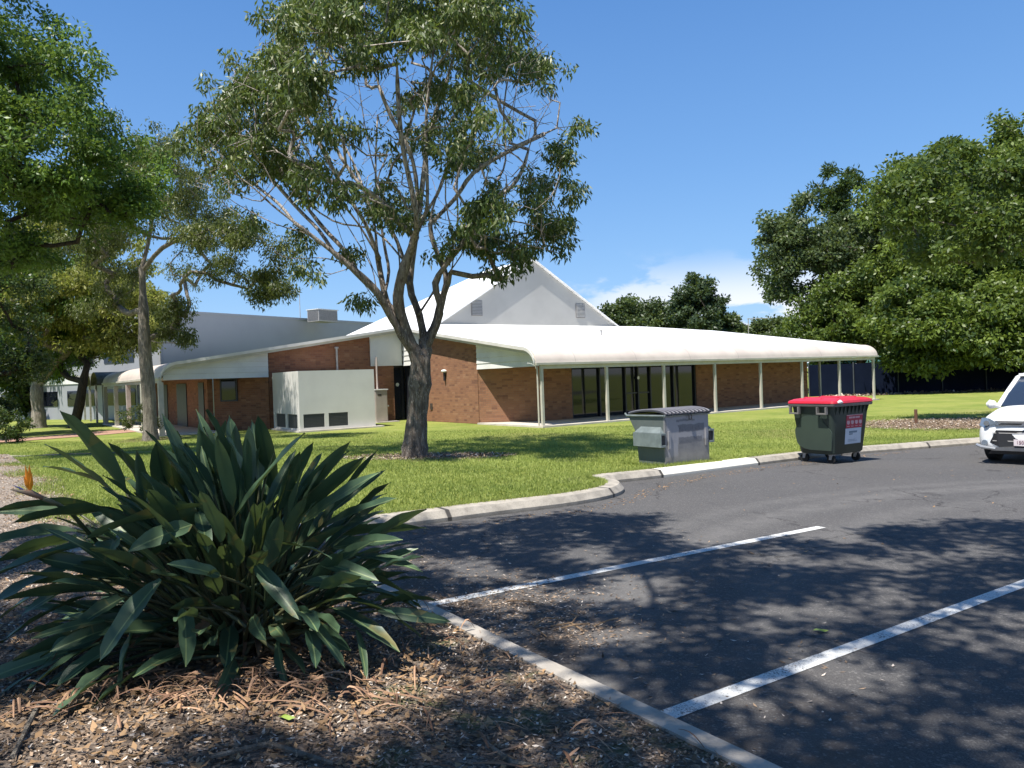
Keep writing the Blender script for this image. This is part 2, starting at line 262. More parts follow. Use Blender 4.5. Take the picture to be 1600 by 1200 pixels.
MT = dict(
    brickd=brick_mat('brick_diagonal', (1, 1, 1), True), brickdl=brick_mat('brick_diagonal_left', (.95, .85, .85), True),
    brick=brick_mat(), brick_left=brick_mat('brick_left', (.95, .85, .85)), asphalt=asphalt_mat(), paint=paint_mat(), lawn=lawn_mat(), soil=soil_mat(), kerb=kerb_mat(),
    conc=M('concrete', (.42, .38, .33), .85, (.30, .27, .23), 3, .3, 60), slab=M('slab_concrete', (.55, .50, .43), .85, (.42, .38, .33), 1.5, .2, 50),
    roof=roof_mat('white_roof_sheet', (.86, .85, .83), (.76, .75, .73)), bull=roof_mat('cream_sheet', (.62, .54, .47), (.52, .445, .39), False),
    cream=M('cream_paint', (.48, .455, .385), .55, (.40, .38, .32), 2), fascia=M('fascia_paint', (.62, .60, .55), .5, (.53, .51, .47), 1.5),
    board=M('white_board', (.68, .67, .63), .55, (.60, .59, .56), 1.2), gable=M('gable_sheet', (.40, .392, .37), .6, (.36, .352, .333), .6),
    louvre=M('louvre_grey', (.20, .195, .195), .6), soffit=M('soffit', (.50, .46, .40), .7), white=M('white_panel', (.63, .61, .57), .5, (.58, .56, .525), 1.0),
    frame=M('dark_frame', (.012, .013, .02), .4, (.02, .02, .025)), mesh=M('vent_mesh', (.04, .045, .05), .6, (.08, .08, .08), 60),
    metal=M('grey_metal', (.40, .38, .36), .5, (.3, .29, .28), 5), cab=M('beige_cabinet', (.38, .34, .30), .5, (.33, .29, .26), 2), pipe=M('painted_pipe', (.5, .42, .37), .5),
    sign=M('white_sign', (.75, .75, .73), .5), ware=M('warehouse_panel', (.36, .365, .385), .6, (.32, .325, .345), .3), warel=M('warehouse_light', (.30, .31, .335), .6, (.26, .27, .295), .3),
    trunk=bark_mat('paperbark', (.21, .175, .145), (.105, .083, .068), (.54, .48, .42), peel=.9), trunk2=bark_mat('grey_bark', (.25, .22, .18), (.15, .13, .105), (.38, .34, .28)),
    pale=bark_mat('pale_bark', (.34, .30, .25), (.20, .17, .14), (.48, .44, .37)), darkbark=bark_mat('dark_bark', (.07, .055, .045), (.04, .035, .03), (.12, .1, .08)),
    lf_main=leafmat('paperbark_leaf', (.028, .055, .014), (.145, .20, .042), .25, third=(.30, .31, .15)), lf_fine=leafmat('melaleuca_leaf', (.045, .065, .018), (.14, .16, .04), .3),
    lf_green=leafmat('green_leaf', (.036, .082, .017), (.15, .26, .042), .38), lf_bg=leafmat('far_leaf', (.028, .050, .028), (.085, .125, .058), .25), lf_young=leafmat('young_leaf', (.03, .06, .014), (.13, .185, .032), .3), lf_shade=leafmat('shade_leaf', (.025, .060, .012), (.08, .15, .025), .12), lf_yel=leafmat('olive_leaf', (.09, .115, .025), (.34, .33, .07), .48),
    lf_dark=leafmat('dark_leaf', (.016, .035, .010), (.055, .095, .022), .25), lf_right=leafmat('broad_leaf', (.022, .050, .012), (.165, .225, .036), .32),
    lf_grey=leafmat('grey_green_leaf', (.040, .065, .028), (.115, .155, .055), .3),
    strel=leafmat('strelitzia_leaf', (.034, .072, .042), (.105, .165, .082), .14, .42, third=(.16, .15, .06)), midrib=M('leaf_midrib', (.16, .22, .09), .45), stalk=M('strelitzia_stalk', (.05, .075, .028), .5, (.11, .10, .05), 4),
    dry=M('dry_leaf', (.24, .16, .09), .8, (.13, .08, .045), 6), orange=M('orange_petal', (.9, .36, .02), .45, (.85, .25, .01), 9), violet=M('violet_petal', (.16, .18, .55), .5), beak=M('flower_beak', (.16, .20, .12), .5, (.3, .15, .1), 6),
    chip=leafmat('wood_chip', (.045, .030, .021), (.36, .255, .17), 0, .85, third=(.62, .54, .46)), strip=leafmat('bark_strip', (.13, .065, .038), (.46, .28, .17), 0, .8),
    lit=leafmat('fallen_leaf', (.09, .055, .03), (.40, .25, .13), .05, .75), blade=leafmat('grass_blade', (.18, .235, .05), (.37, .42, .105), .30, .6),
    skip=skip_mat(), skiplid=M('black_lid', (.022, .022, .026), .45, (.06, .06, .07), 3), skiprib=M('lid_rib', (.13, .13, .155), .5), pocket=M('pocket_steel', (.12, .145, .145), .5, (.17, .20, .20), 5),
    bing=M('green_plastic', (.022, .034, .027), .5, (.030, .044, .034), 3, .1, 30), bingp=M('green_lit_panel', (.042, .062, .046), .5, (.034, .052, .040), 2), red=M('red_lid', (.58, .022, .045), .38, (.46, .02, .035), 3),
    rim=M('bin_rim', (.16, .15, .14), .5), tyre=M('rubber', (.015, .015, .015), .8), stred=M('label_red', (.42, .03, .06), .5), stwh=M('label_white', (.55, .60, .66), .5), stink=M('label_ink', (.16, .22, .28), .5), stpk=M('label_pink', (.62, .38, .40), .5),
    bluefence=M('navy_shade_cloth', (.005, .009, .024), .95, (.007, .012, .030), 1, spec=.1), teal=M('teal_canopy', (.20, .50, .46), .5), steelpost=M('fence_post', (.06, .07, .08), .6),
    brickpath=M('brick_path', (.38, .22, .15), .85, (.28, .16, .11), 8, .3, 40), carp=M('white_car_paint', (.80, .80, .79), .25, (.79, .79, .78), 1, spec=.6), chrome=M('chrome', (.7, .7, .72), .2, metal=1),
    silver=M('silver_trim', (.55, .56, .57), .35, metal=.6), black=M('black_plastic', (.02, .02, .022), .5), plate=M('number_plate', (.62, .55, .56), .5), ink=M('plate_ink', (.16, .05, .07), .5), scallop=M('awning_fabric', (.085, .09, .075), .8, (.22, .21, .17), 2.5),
)
m, t, n, l, p = nodes('dark_room_glass'); p.inputs['Base Color'].default_value = (.008, .010, .016, 1); p.inputs['Roughness'].default_value = .04; p.inputs['Specular IOR Level'].default_value = .55; MT['glass'] = m  # opaque dark pane; the unlit room behind is put into its colour
m, t, n, l, p = nodes('car_glass'); p.inputs['Base Color'].default_value = (.02, .03, .05, 1); p.inputs['Roughness'].default_value = .03; p.inputs['Specular IOR Level'].default_value = .8; MT['carglass'] = m
m, t, n, l, p = nodes('lamp_glass'); p.inputs['Base Color'].default_value = (.25, .30, .36, 1); p.inputs['Roughness'].default_value = .08; p.inputs['Metallic'].default_value = .5; MT['lampglass'] = m

# ------------------------------------------------------------------ helpers
def tag(o, label=None, cat=None, group=None, kind=None):
    if label: o['label'] = label
    if cat: o['category'] = cat
    if group: o['group'] = group
    if kind: o['kind'] = kind
    return o
def empty(name, loc=(0, 0, 0), rz=0, label=None, cat=None, group=None):
    o = bpy.data.objects.new(name, None); COL.objects.link(o); o.location = loc; o.rotation_euler = (0, 0, rz); o.empty_display_size = .3
    return tag(o, label, cat, group)
def copy_tree(o, parent=None):
    kids = [c for c in COL.objects if c.parent == o]
    c = o.copy(); COL.objects.link(c); c.parent = parent
    for k in kids: copy_tree(k, c)
    return c
class MB:
    def __init__(s): s.v = []; s.f = []; s.uv = None
    def add(s, vs, fs):
        n = len(s.v); s.v += [tuple(v) for v in vs]; s.f += [tuple(i + n for i in f) for f in fs]; return s
    def box(s, x0, x1, y0, y1, z0, z1):
        return s.add([(x0, y0, z0), (x1, y0, z0), (x1, y1, z0), (x0, y1, z0), (x0, y0, z1), (x1, y0, z1), (x1, y1, z1), (x0, y1, z1)],
                     [(0, 3, 2, 1), (4, 5, 6, 7), (0, 1, 5, 4), (1, 2, 6, 5), (2, 3, 7, 6), (3, 0, 4, 7)])
    def hexa(s, bottom, top):   # two quads
        return s.add(list(bottom) + list(top), [(0, 3, 2, 1), (4, 5, 6, 7), (0, 1, 5, 4), (1, 2, 6, 5), (2, 3, 7, 6), (3, 0, 4, 7)])
    def plate(s, pts, nrm, th):  # polygon extruded by th along nrm
        n = len(pts); nv = Vector(nrm) * th
        a = [Vector(p) for p in pts]; b = [p + nv for p in a]
        return s.add(a + b, [tuple(range(n)), tuple(range(2 * n - 1, n - 1, -1))] + [(i, i + n, (i + 1) % n + n, (i + 1) % n) for i in range(n)])
    def tube(s, pts, rad, k=8, cap=True):
        pts = [Vector(p) for p in pts]; rad = rad if isinstance(rad, (list, tuple)) else [rad] * len(pts); base = len(s.v); up = None
        for i, p in enumerate(pts):
            d = (pts[min(i + 1, len(pts) - 1)] - pts[max(i - 1, 0)]).normalized()
            if up is None: up = d.orthogonal().normalized()
            up = (up - d * up.dot(d)).normalized(); sd_ = d.cross(up)
            for j in range(k):
                a = 2 * PI * j / k; s.v.append(tuple(p + (up * math.cos(a) + sd_ * math.sin(a)) * rad[i]))
        for i in range(len(pts) - 1):
            for j in range(k):
                a = base + i * k + j; b = base + i * k + (j + 1) % k; s.f.append((a, b, b + k, a + k))
        if cap:
            s.f.append(tuple(base + j for j in range(k))[::-1]); s.f.append(tuple(base + (len(pts) - 1) * k + j for j in range(k)))
        return s
    def build(s, name, mat, parent=None, smooth=False, bevel=0, label=None):
        me = bpy.data.meshes.new(name); me.from_pydata(s.v, [], s.f); me.validate(); me.update()
        me.materials.append(mat)
        bm = bmesh.new(); bm.from_mesh(me); bmesh.ops.recalc_face_normals(bm, faces=bm.faces)
        if bevel: bmesh.ops.bevel(bm, geom=bm.edges[:], offset=bevel, segments=2, affect='EDGES', profile=.6)
        bm.to_mesh(me); bm.free()
        if smooth:
            me.polygons.foreach_set('use_smooth', [True] * len(me.polygons))
            if smooth != 'all': me.set_sharp_from_angle(angle=R(40))
        o = bpy.data.objects.new(name, me); COL.objects.link(o); o.parent = parent
        if label: o['label'] = label
        return o
def bmesh_obj(name, bm, mat, parent=None, smooth=True):
    bmesh.ops.recalc_face_normals(bm, faces=bm.faces); me = bpy.data.meshes.new(name); bm.to_mesh(me); bm.free(); me.materials.append(mat)
    if smooth: me.polygons.foreach_set('use_smooth', [True] * len(me.polygons))
    o = bpy.data.objects.new(name, me); COL.objects.link(o); o.parent = parent; return o
def np_mesh(name, V, k, mat, tint=None, parent=None):
    """V: (n*k,3) vertices of n k-gons, none shared"""
    n = len(V) // k; me = bpy.data.meshes.new(name); me.vertices.add(n * k); me.vertices.foreach_set('co', V.astype(np.float32).ravel())
    me.loops.add(n * k); me.loops.foreach_set('vertex_index', np.arange(n * k, dtype=np.int32))
    me.polygons.add(n); me.polygons.foreach_set('loop_start', np.arange(0, n * k, k, dtype=np.int32))
    me.update(calc_edges=True)
    if tint is not None:
        a = me.color_attributes.new('tint', 'FLOAT_COLOR', 'POINT'); c = np.zeros((n, k, 4), np.float32)
        c[:, :, 0] = tint[:, None] if tint.ndim == 1 else tint[:, :1]; c[:, :, 1] = rng.random(n)[:, None]; c[:, :, 3] = 1
        a.data.foreach_set('color', c.ravel())
    me.materials.append(mat); o = bpy.data.objects.new(name, me); COL.objects.link(o); o.parent = parent; return o
def unit(a): return a / np.maximum(np.linalg.norm(a, axis=-1, keepdims=True), 1e-9)
def rhombs(C, D, S_, Ln, Wd, mid=.45, fold=0.0):
    """quads: centre-base C, direction D, side S_, length, width"""
    Nn = np.cross(D, S_); Ln = Ln[:, None]; Wd = Wd[:, None]
    a = C; b = C + D * Ln * mid + S_ * Wd + Nn * fold * Wd; c = C + D * Ln; d = C + D * Ln * mid - S_ * Wd + Nn * fold * Wd
    return np.stack([a, b, c, d], 1).reshape(-1, 3)

# ------------------------------------------------------------------ ground sheets
def in_poly(P, poly):
    x, y = P[:, 0], P[:, 1]; ins = np.zeros(len(P), bool); j = len(poly) - 1
    for i in range(len(poly)):
        xi, yi = poly[i]; xj, yj = poly[j]
        c = ((yi > y) != (yj > y)) & (x < (xj - xi) * (y - yi) / ((yj - yi) or 1e-9) + xi); ins ^= c; j = i
    return ins
def sheet(name, poly, zf, mat, step=1.0, lim=None, kind='structure', label=None):
    pts = [Vector(p) for p in poly]; n = len(pts); edges = [(i, (i + 1) % n) for i in range(n)]
    xs = [p[0] for p in poly]; ys = [p[1] for p in poly]
    g_ = []
    x = max(min(xs), -60)
    while x < min(max(xs), 60):
        y = max(min(ys), -15)
        while y < min(max(ys), 34): g_.append((x + .37, y + .29)); y += step
        x += step
    g_ = np.array(g_); g_ = g_[in_poly(g_, poly)]; pts += [Vector(p) for p in g_]
    vs, es, fs, *_ = delaunay_2d_cdt(pts, edges, [], 1, 1e-5)
    me = bpy.data.meshes.new(name); me.from_pydata([(v.x, v.y, zf(v.x, v.y)) for v in vs], [], fs); me.materials.append(mat)
    bm = bmesh.new(); bm.from_mesh(me)
    for f in bm.faces:
        if f.normal.z < 0: f.normal_flip()
    bm.to_mesh(me); bm.free(); me.polygons.foreach_set('use_smooth', [True] * len(me.polygons)); me.update()
    o = bpy.data.objects.new(name, me); COL.objects.link(o); tag(o, kind=kind, label=label); return o
MB().add([(-2500, -2500, -.75), (2500, -2500, -.75), (2500, 2500, -.75), (-2500, 2500, -.75)], [(0, 1, 2, 3)]).build('ground', MT['lawn'])['kind'] = 'structure'
sheet('road', [(-14, -14), (60, -14), (60, 26), (20, 23), (-14, 23)], hz, MT['asphalt'], 1.5)
def inset(line, d):
    out = []
    for i, p in enumerate(line):
        a = line[max(i - 1, 0)]; b = line[min(i + 1, len(line) - 1)]; tx, ty = b[0] - a[0], b[1] - a[1]; L_ = math.hypot(tx, ty)
        out.append((p[0] - ty / L_ * d, p[1] + tx / L_ * d))
    return out
KIN = inset(KL, .30)
lawn_edge = inset(KL, .24)
# drop the fold-over at the inner corner of the kerb nose
def clean(line, ref, dmin):
    return [p for p in line if min(math.dist(p, q) for q in ref) > dmin]
le = clean(lawn_edge, KL, .232)
LAWN = le + [(60, 23.4), (120, 60), (120, 200), (-120, 200), (-120, 60), (-60, 20), (-24, 20.5), (-13.9, 20.6), (-10.9, 16.6), (-8.2, 13.9), (-5.9, 10.2)]
sheet('lawn', LAWN, lambda x, y: lawnz(x, y) - .006, MT['lawn'], 1.0)
# kerb: sloped face, flat top
kb = MB(); uvs = []
prof = [(0, -.03, 0), (0.0, .05, .25), (.07, .135, .55), (.30, .142, 1.0), (.31, .03, 1.1)]
rows = []
for (d, z, v_) in prof:
    ln = inset(KL, d); rows.append([(q[0], q[1], hz(*KL[i]) * (1 - ss(17, 27, KL[i][1])) + ss(17, 27, KL[i][1]) * hz(*KL[i]) + z) for i, q in enumerate(ln)])
vs = [p for r_ in rows for p in r_]; nk = len(KL); fs = []; uvl = []
for r_ in range(len(prof) - 1):
    for i in range(nk - 1):
        fs.append((r_ * nk + i, r_ * nk + i + 1, (r_ + 1) * nk + i + 1, (r_ + 1) * nk + i)); uvl += [(_s[i], prof[r_][2]), (_s[i + 1], prof[r_][2]), (_s[i + 1], prof[r_ + 1][2]), (_s[i], prof[r_ + 1][2])]
me = bpy.data.meshes.new('kerb'); me.from_pydata(vs, [], fs); ul = me.uv_layers.new(name='UVMap'); ul.data.foreach_set('uv', [c for u in uvl for c in u]); me.materials.append(MT['kerb']); me.update()
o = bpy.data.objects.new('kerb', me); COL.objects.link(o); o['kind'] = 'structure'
# garden bed and its flush concrete edging
EDGE = [(6.0, -4.0), (2.9, .5), (.99, 3.29), (.59, 3.87), (.3, 4.29), (-.06, 4.8), (-.52, 5.5), (-.86, 5.97), (-1.6, 6.95), (-2.75, 8.35)]
BED = EDGE + [(-4.2, 9.3), (-5.9, 10.4), (-8.0, 14.1), (-10.7, 16.8), (-13.7, 20.8), (-24, 20.9), (-40, 18), (-40, -13), (6, -13)]
def bedz(x, y):
    base = hz(x, y) + .03
    return base + .05 * math.sin(x * 1.7 + 1) * math.sin(y * 1.3) * ss(0, 1.2, -(x * .82 + y * .57) + 2.75) + (.10 * ss(0, 2.5, -(x * .82 + y * .57) + 2.75))
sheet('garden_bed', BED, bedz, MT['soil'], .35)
eb = MB(); E2 = smooth_line(EDGE, 1); a_ = inset(E2, -.02); b_ = inset(E2, .10)
for i in range(len(E2) - 1):
    q = [a_[i], a_[i + 1], b_[i + 1], b_[i]]
    eb.hexa([(x, y, hz(x, y) - .1) for x, y in q], [(x, y, hz(x, y) + .045) for x, y in q])
eb.build('bed_edging', MT['conc'])['kind'] = 'structure'
# bay lines
def line(name, p, q, wd):
    b = MB(); p = Vector(p); q = Vector(q); d = (q - p).normalized(); s_ = Vector((-d.y, d.x)) * wd / 2; n_ = 12; vs = []
    for i in range(n_ + 1):
        c = p.lerp(q, i / n_)
        for sg in (-1, 1): e = c + s_ * sg; vs.append((e.x, e.y, hz(e.x, e.y) + .004))
    b.add(vs, [(2 * i, 2 * i + 1, 2 * i + 3, 2 * i + 2) for i in range(n_)]); o = b.build(name, MT['paint']); o['kind'] = 'structure'; return o
line('bay_line', (-.70, 5.86), (3.46, 8.72), .115); line('bay_line', (.72, 3.83), (5.15, 6.93), .11); line('bay_line', (2.3, 1.65), (6.6, 4.7), .10)
# paths on the left
sheet('brick_path', [(-40, 27.5), (-23.5, 29.7), (-20.5, 31.9), (-18.3, 34.6), (-17.2, 37.2), (-19.6, 39.4), (-20.6, 36.4), (-22.3, 33.6), (-25.5, 31.6), (-40, 29.6)], lambda x, y: lawnz(x, y) + .012, MT['brickpath'], 1.0)
sheet('footpath', [(-30, 19.5), (-16, 20.3), (-13.7, 20.9), (-14.3, 22.9), (-16, 24.0), (-30, 23.5)], lambda x, y: lawnz(x, y) + .012, MT['slab'], 1.0)

# ------------------------------------------------------------------ main building
C0 = Vector((1.15, 29.06, -.27)); ANG = math.atan2(.574, .819)
bld = empty('brick_building', C0, ANG, 'single storey brick hall with white gabled roof and posted veranda behind the lawn', 'building')
W_ = 22.9; H = 2.42
def RZ(y): return 3.07 + .147 * (y - .8)
b = MB(); b.hexa([(0, 4.5, 0), (1.98, 2.57, 0), (2.15, 2.74, 0), (.17, 4.67, 0)], [(0, 4.5, 3.3), (1.98, 2.57, 3.0), (2.15, 2.74, 3.0), (.17, 4.67, 3.3)]); b.build('brick_wall', MT['brickd'], bld)
for (x0, x1, y0, y1) in ((2.03, 3.55, 2.57, 2.8), (11.45, 20.6, 2.57, 2.8), (20.37, 20.597, 2.802, 11)): b = MB(); b.box(x0, x1, y0, y1, 0, 3.0); b.build('brick_wall', MT['brick'], bld)
b = MB(); b.plate([(0, 4.55, 0), (0, 9.45, 0), (0, 9.45, RZ(9.45) - .04), (0, 4.55, RZ(4.55) - .04)], (1, 0, 0), .22); b.build('brick_wall', MT['brick'], bld)
b = MB(); b.hexa([(-6.8, 11.3, 0), (-8.7, 13.2, 0), (-8.53, 13.37, 0), (-6.63, 11.47, 0)], [(-6.8, 11.3, 3.4), (-8.7, 13.2, 3.2), (-8.53, 13.37, 3.2), (-6.63, 11.47, 3.4)]); b.build('brick_wall', MT['brickdl'], bld)
b = MB(); b.plate([(-6.76, 11.3, 0), (-.6, 11.3, 0), (-.6, 11.3, 4.46), (-6.76, 11.3, 3.60)], (0, 1, 0), .22); b.build('brick_wall', MT['brick_left'], bld)
b = MB(); b.box(-8.95, -8.72, 13.3, 27.5, 0, 3.2); b.build('brick_wall', MT['brick_left'], bld)
# right hand end beyond the veranda wall: rear block
rb = MB(); rb.box(3.9, 20.3, 11.2, 26, 0, 4.6); rb.build('rear_wall', MT['brick'], bld)
# glazing
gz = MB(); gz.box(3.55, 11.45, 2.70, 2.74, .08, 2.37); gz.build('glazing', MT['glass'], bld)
gf = MB()
for x in (3.58, 5.2, 6.75, 7.55, 8.35, 9.9, 11.42): gf.box(x - .035, x + .035, 2.60, 2.695, .08, 2.37)
gf.box(3.55, 11.45, 2.595, 2.694, .0, .08); gf.box(3.55, 11.45, 2.597, 2.694, 2.37, 2.7)
gf.box(6.78, 8.31, 2.64, 2.692, 1.0, 1.06); gf.build('window_frame', MT['frame'], bld)
sg = MB(); sg.tube([(7.55, 2.585, 1.72), (7.55, 2.59, 1.72)], .075, 16); sg.build('door_sticker', MT['sign'], bld)
sl = MB(); sl.box(4.1, 4.7, 2.45, 2.53, 2.30, 2.36); sl.build('veranda_light', MT['sign'], bld)
# door in the corner porch
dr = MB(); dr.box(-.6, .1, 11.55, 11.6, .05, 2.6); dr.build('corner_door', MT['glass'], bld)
df = MB(); df.box(-.62, -.52, 11.5, 11.56, 0, 2.75); df.box(-.1, -.0, 11.5, 11.56, 0, 2.75); df.box(.1, .16, 9.45, 11.5, 0, 2.75); df.box(-.6, .1, 11.52, 11.62, 2.6, 2.8); df.build('door_frame', MT['frame'], bld)
sg = MB(); sg.tube([(-.3, 11.53, 1.78), (-.3, 11.54, 1.78)], .09, 16); sg.build('door_sticker', MT['sign'], bld)
# porch infill
pi_ = MB(); pi_.plate([(-1.84, 11.22, 2.72), (-.16, 11.22, 2.72), (-.16, 11.22, 4.50), (-1.84, 11.22, 4.28)], (0, 1, 0), .07)
pi_.build('porch_panel', MT['board'], bld)
pb = MB(); z = 2.70; 
while z < 4.1: pb.hexa([(-.14, 9.4, z), (-.10, 9.4, z), (-.10, 11.2, z), (-.14, 11.2, z)], [(-.11, 9.4, z + .245), (-.07, 9.4, z + .245), (-.07, 11.2, z + .245), (-.11, 11.2, z + .245)]); z += .25
pb.build('porch_weatherboard', MT['board'], bld)
# veranda gable infills: lapped boards
for side in (0, 1):
    ib = MB(); z = 2.33; k = 0
    while z < 3.6:
        y0 = max(.12, (z + .10 - 2.93) / .147 + .5); y0 = min(y0, 4.4)
        if side == 0: q = lambda x, y: (x, y)
        else: q = lambda x, y: (-y, 11.3 + x)      # mirrored about the building's diagonal
        if side == 0: P_ = lambda o_, y: (-.02 - o_, y)
        else: P_ = lambda o_, y: (-11.3 + y, 11.3 - .02 - o_)
        zt = z + .235
        for y1, y2 in ((y0, 4.5),):
            if y2 - y1 < .1: break
            b0 = [(*P_(.045, y1), z), (*P_(.045, y2), z), (*P_(0, y2), z), (*P_(0, y1), z)]; t0 = [(*P_(.02, y1), zt), (*P_(.02, y2), zt), (*P_(0, y2), zt), (*P_(0, y1), zt)]
            ib.hexa(b0, t0)
        z += .238
    ib.build('weatherboard_infill', MT['board'], bld)
# roof planes
def roofplate(pts, th=.06): return MB().plate(pts, (0, 0, -1), th)
rp = roofplate([(-.35, .8, RZ(.8)), (23.2, .8, RZ(.8)), (23.2, 11.3, RZ(11.3)), (19.9, 14.6, RZ(14.6)), (3.35, 14.6, RZ(14.6)), (-.0, 11.25, RZ(11.25)), (-.35, 10.9, RZ(10.9))])
rp.build('veranda_roof', MT['roof'], bld)
LX = lambda x: 3.07 + .147 * (x + 10.5)
rp = roofplate([(-10.5, 10.95, LX(-10.5)), (-.35, 10.95, LX(-.35)), (3.9, 15.2, LX(3.9)), (3.9, 28, LX(3.9)), (-10.5, 28, LX(-10.5))])
rp.build('wing_roof', MT['roof'], bld)
# high gabled roof
A = (10.65, 14.6, 9.13); A2 = (10.65, 19.6, 9.13); E1 = (3.75, 14.6, 5.02); E1r = (17.55, 14.6, 5.02); EB = (3.75, 29, 5.02); EBr = (17.55, 29, 5.02)
hr = MB()
hr.plate([(10.65, 14.4, 9.16), A2[:2] + (9.16,), (3.45, 29.3, 4.9), (3.45, 14.4, 4.9)], (0, 0, -1), .08)
hr.plate([(10.65, 14.4, 9.163), (17.85, 14.4, 4.9), (17.85, 29.3, 4.9), A2[:2] + (9.163,)], (0, 0, -1), .08)
hr.plate([A2[:2] + (9.157,), (17.85, 29.3, 4.895), (3.45, 29.3, 4.895)], (0, 0, -1), .08)
hr.build('main_roof', MT['roof'], bld)
gb = MB(); gb.plate([(3.8, 14.6, 4.6), (17.5, 14.6, 4.6), (17.5, 14.6, 5.02), (10.65, 14.6, 9.05), (3.8, 14.6, 5.02)], (0, 1, 0), .15)
gb.build('gable_wall', MT['gable'], bld)
for x in (6.5, 14.35):
    v_ = MB(); v_.box(x - .37, x + .37, 14.555, 14.597, 5.6, 6.5); lo = v_.build('gable_vent', MT['louvre'], bld)
    lv = MB(); z = 5.66
    while z < 6.46: lv.hexa([(x - .33, 14.52, z), (x + .33, 14.52, z), (x + .33, 14.55, z), (x - .33, 14.55, z)], [(x - .33, 14.545, z + .05), (x + .33, 14.545, z + .05), (x + .33, 14.55, z + .05), (x - .33, 14.55, z + .05)]); z += .085
    lv.build('louvre', MT['gable'], lo)
vp = MB(); vp.tube([(9.3, 7.0, 3.95), (9.3, 7.0, 4.22)], .05, 10); vp.tube([(9.3, 7.0, 4.22), (9.3, 7.0, 4.26)], .08, 10); vp.build('vent_pipe', MT['metal'], bld)
# bullnose edges
def bullnose(x0, x1, fx):
    b = MB(); n_ = 9; vs = []
    for k in range(n_):
        a = (PI / 2) * k / (n_ - 1); y = .82 - .86 * math.sin(a); z = 2.44 + .64 * math.cos(a); vs.append((y, z))
    inner = [(y + .035 * math.sin(a_), z - .035) for (y, z), a_ in zip(vs, np.linspace(0, PI / 2, n_))]
    allp = vs + inner[::-1]; m_ = len(allp); V_ = [fx(x0, y, z) for y, z in allp] + [fx(x1, y, z) for y, z in allp]
    b.add(V_, [(i, (i + 1) % m_, (i + 1) % m_ + m_, i + m_) for i in range(m_)] + [(i, i + 1, m_ - 2 - i, m_ - 1 - i) for i in range(n_ - 1)] + [(m_ + i, m_ + m_ - 1 - i, m_ + m_ - 2 - i, m_ + i + 1) for i in range(n_ - 1)])
    return b
fr_ = lambda x, y, z: (x, y, z); fl_ = lambda x, y, z: (-11.3 + y, 11.3 + x, z)
bullnose(-.30, 23.25, fr_).build('bullnose_edge', MT['bull'], bld, smooth=True)
bullnose(-.30, 16.8, fl_).build('bullnose_edge', MT['bull'], bld, smooth=True)
for q in ((-.33, 23.28, -.10, .03, 2.36, 2.46), (-11.40, -11.27, 11.0, 28.1, 2.36, 2.46)): b = MB(); b.box(*q); b.build('gutter', MT['cream'], bld, bevel=.01)
for q in ((-.05, 23.05, .0, .10, 2.22, 2.355), (-11.33, -11.22, 11.3, 28, 2.22, 2.355), (22.95, 23.05, .102, 11, 2.25, 2.36)): b = MB(); b.box(*q); b.build('veranda_beam', MT['cream'], bld)
for q in ((.0, 23.0, .12, 2.56, 2.42, 2.45), (-11.2, -8.96, 11.4, 28, 2.42, 2.45), (20.61, 22.94, 2.6, 11, 2.43, 2.46)): b = MB(); b.box(*q); b.build('soffit', MT['soffit'], bld)
b = MB(); b.add([(0.03, 2.565, 2.425), (2.0, 2.565, 2.425), (0.03, 4.45, 2.425)], [(0, 1, 2)]); b.build('soffit', MT['soffit'], bld)
# fascias following the verges, with the curved end at the bullnose
def verge(P, y_end, off, z_off, hgt, th):
    b = MB(); pts = []
    for k in range(7):
        a = (PI / 2) * (6 - k) / 6; pts.append((.82 - .86 * math.sin(a), 2.44 + .64 * math.cos(a)))
    pts.append((y_end, RZ(y_end)))
    V_ = []
    for (y, z) in pts:
        for (oo, zz) in ((off, z_off), (off + th, z_off), (off + th, z_off - hgt), (off, z_off - hgt)): V_.append((*P(oo, y), z + zz))
    n_ = len(pts)
    b.add(V_, [(4 * i + j, 4 * i + (j + 1) % 4, 4 * i + 4 + (j + 1) % 4, 4 * i + 4 + j) for i in range(n_ - 1) for j in range(4)] + [(0, 1, 2, 3), (4 * n_ - 1, 4 * n_ - 2, 4 * n_ - 3, 4 * n_ - 4)])
    return b
PR = lambda o_, y: (-o_, y); PL = lambda o_, y: (-11.3 + y, 11.3 - o_)
vb = verge(PR, 11.3, .36, .03, .13, .05); vb.build('verge_fascia', MT['fascia'], bld)
verge(PR, 11.3, .30, -.06, .15, .03).build('verge_trim', MT['cream'], bld)
verge(PL, 11.3, .36, .03, .13, .05).build('verge_fascia', MT['fascia'], bld)
verge(PL, 11.3, .30, -.06, .15, .03).build('verge_trim', MT['cream'], bld)
# valley flashing ridge at the foot of the big roof on the left
# slabs
sb = MB(); sb.add([(-.15, -.15, .06), (23.1, -.15, .06), (23.1, 11, .06), (20.7, 11, .06), (20.7, 2.56, .06), (1.9, 2.56, .06), (0, 4.45, .06), (-.15, 4.45, .06),
                   (-.15, -.15, -.1), (23.1, -.15, -.1), (23.1, 11, -.1), (20.7, 11, -.1), (20.7, 2.56, -.1), (1.9, 2.56, -.1), (0, 4.45, -.1), (-.15, 4.45, -.1)],
                  [(0, 1, 4, 5), (1, 2, 3, 4), (0, 5, 6, 7)] + [(i, (i + 1) % 8, (i + 1) % 8 + 8, i + 8) for i in range(8)])
sb.build('veranda_slab', MT['slab'], bld); sb = MB(); sb.box(-11.45, -8.96, 11.25, 28, -.1, .055); sb.build('veranda_slab', MT['slab'], bld)
def post(x, y):
    b = MB(); b.box(x - .055, x + .055, y - .055 + .04, y + .055 + .04, .06, 2.24); b.build('veranda_post', MT['cream'], bld, bevel=.008)
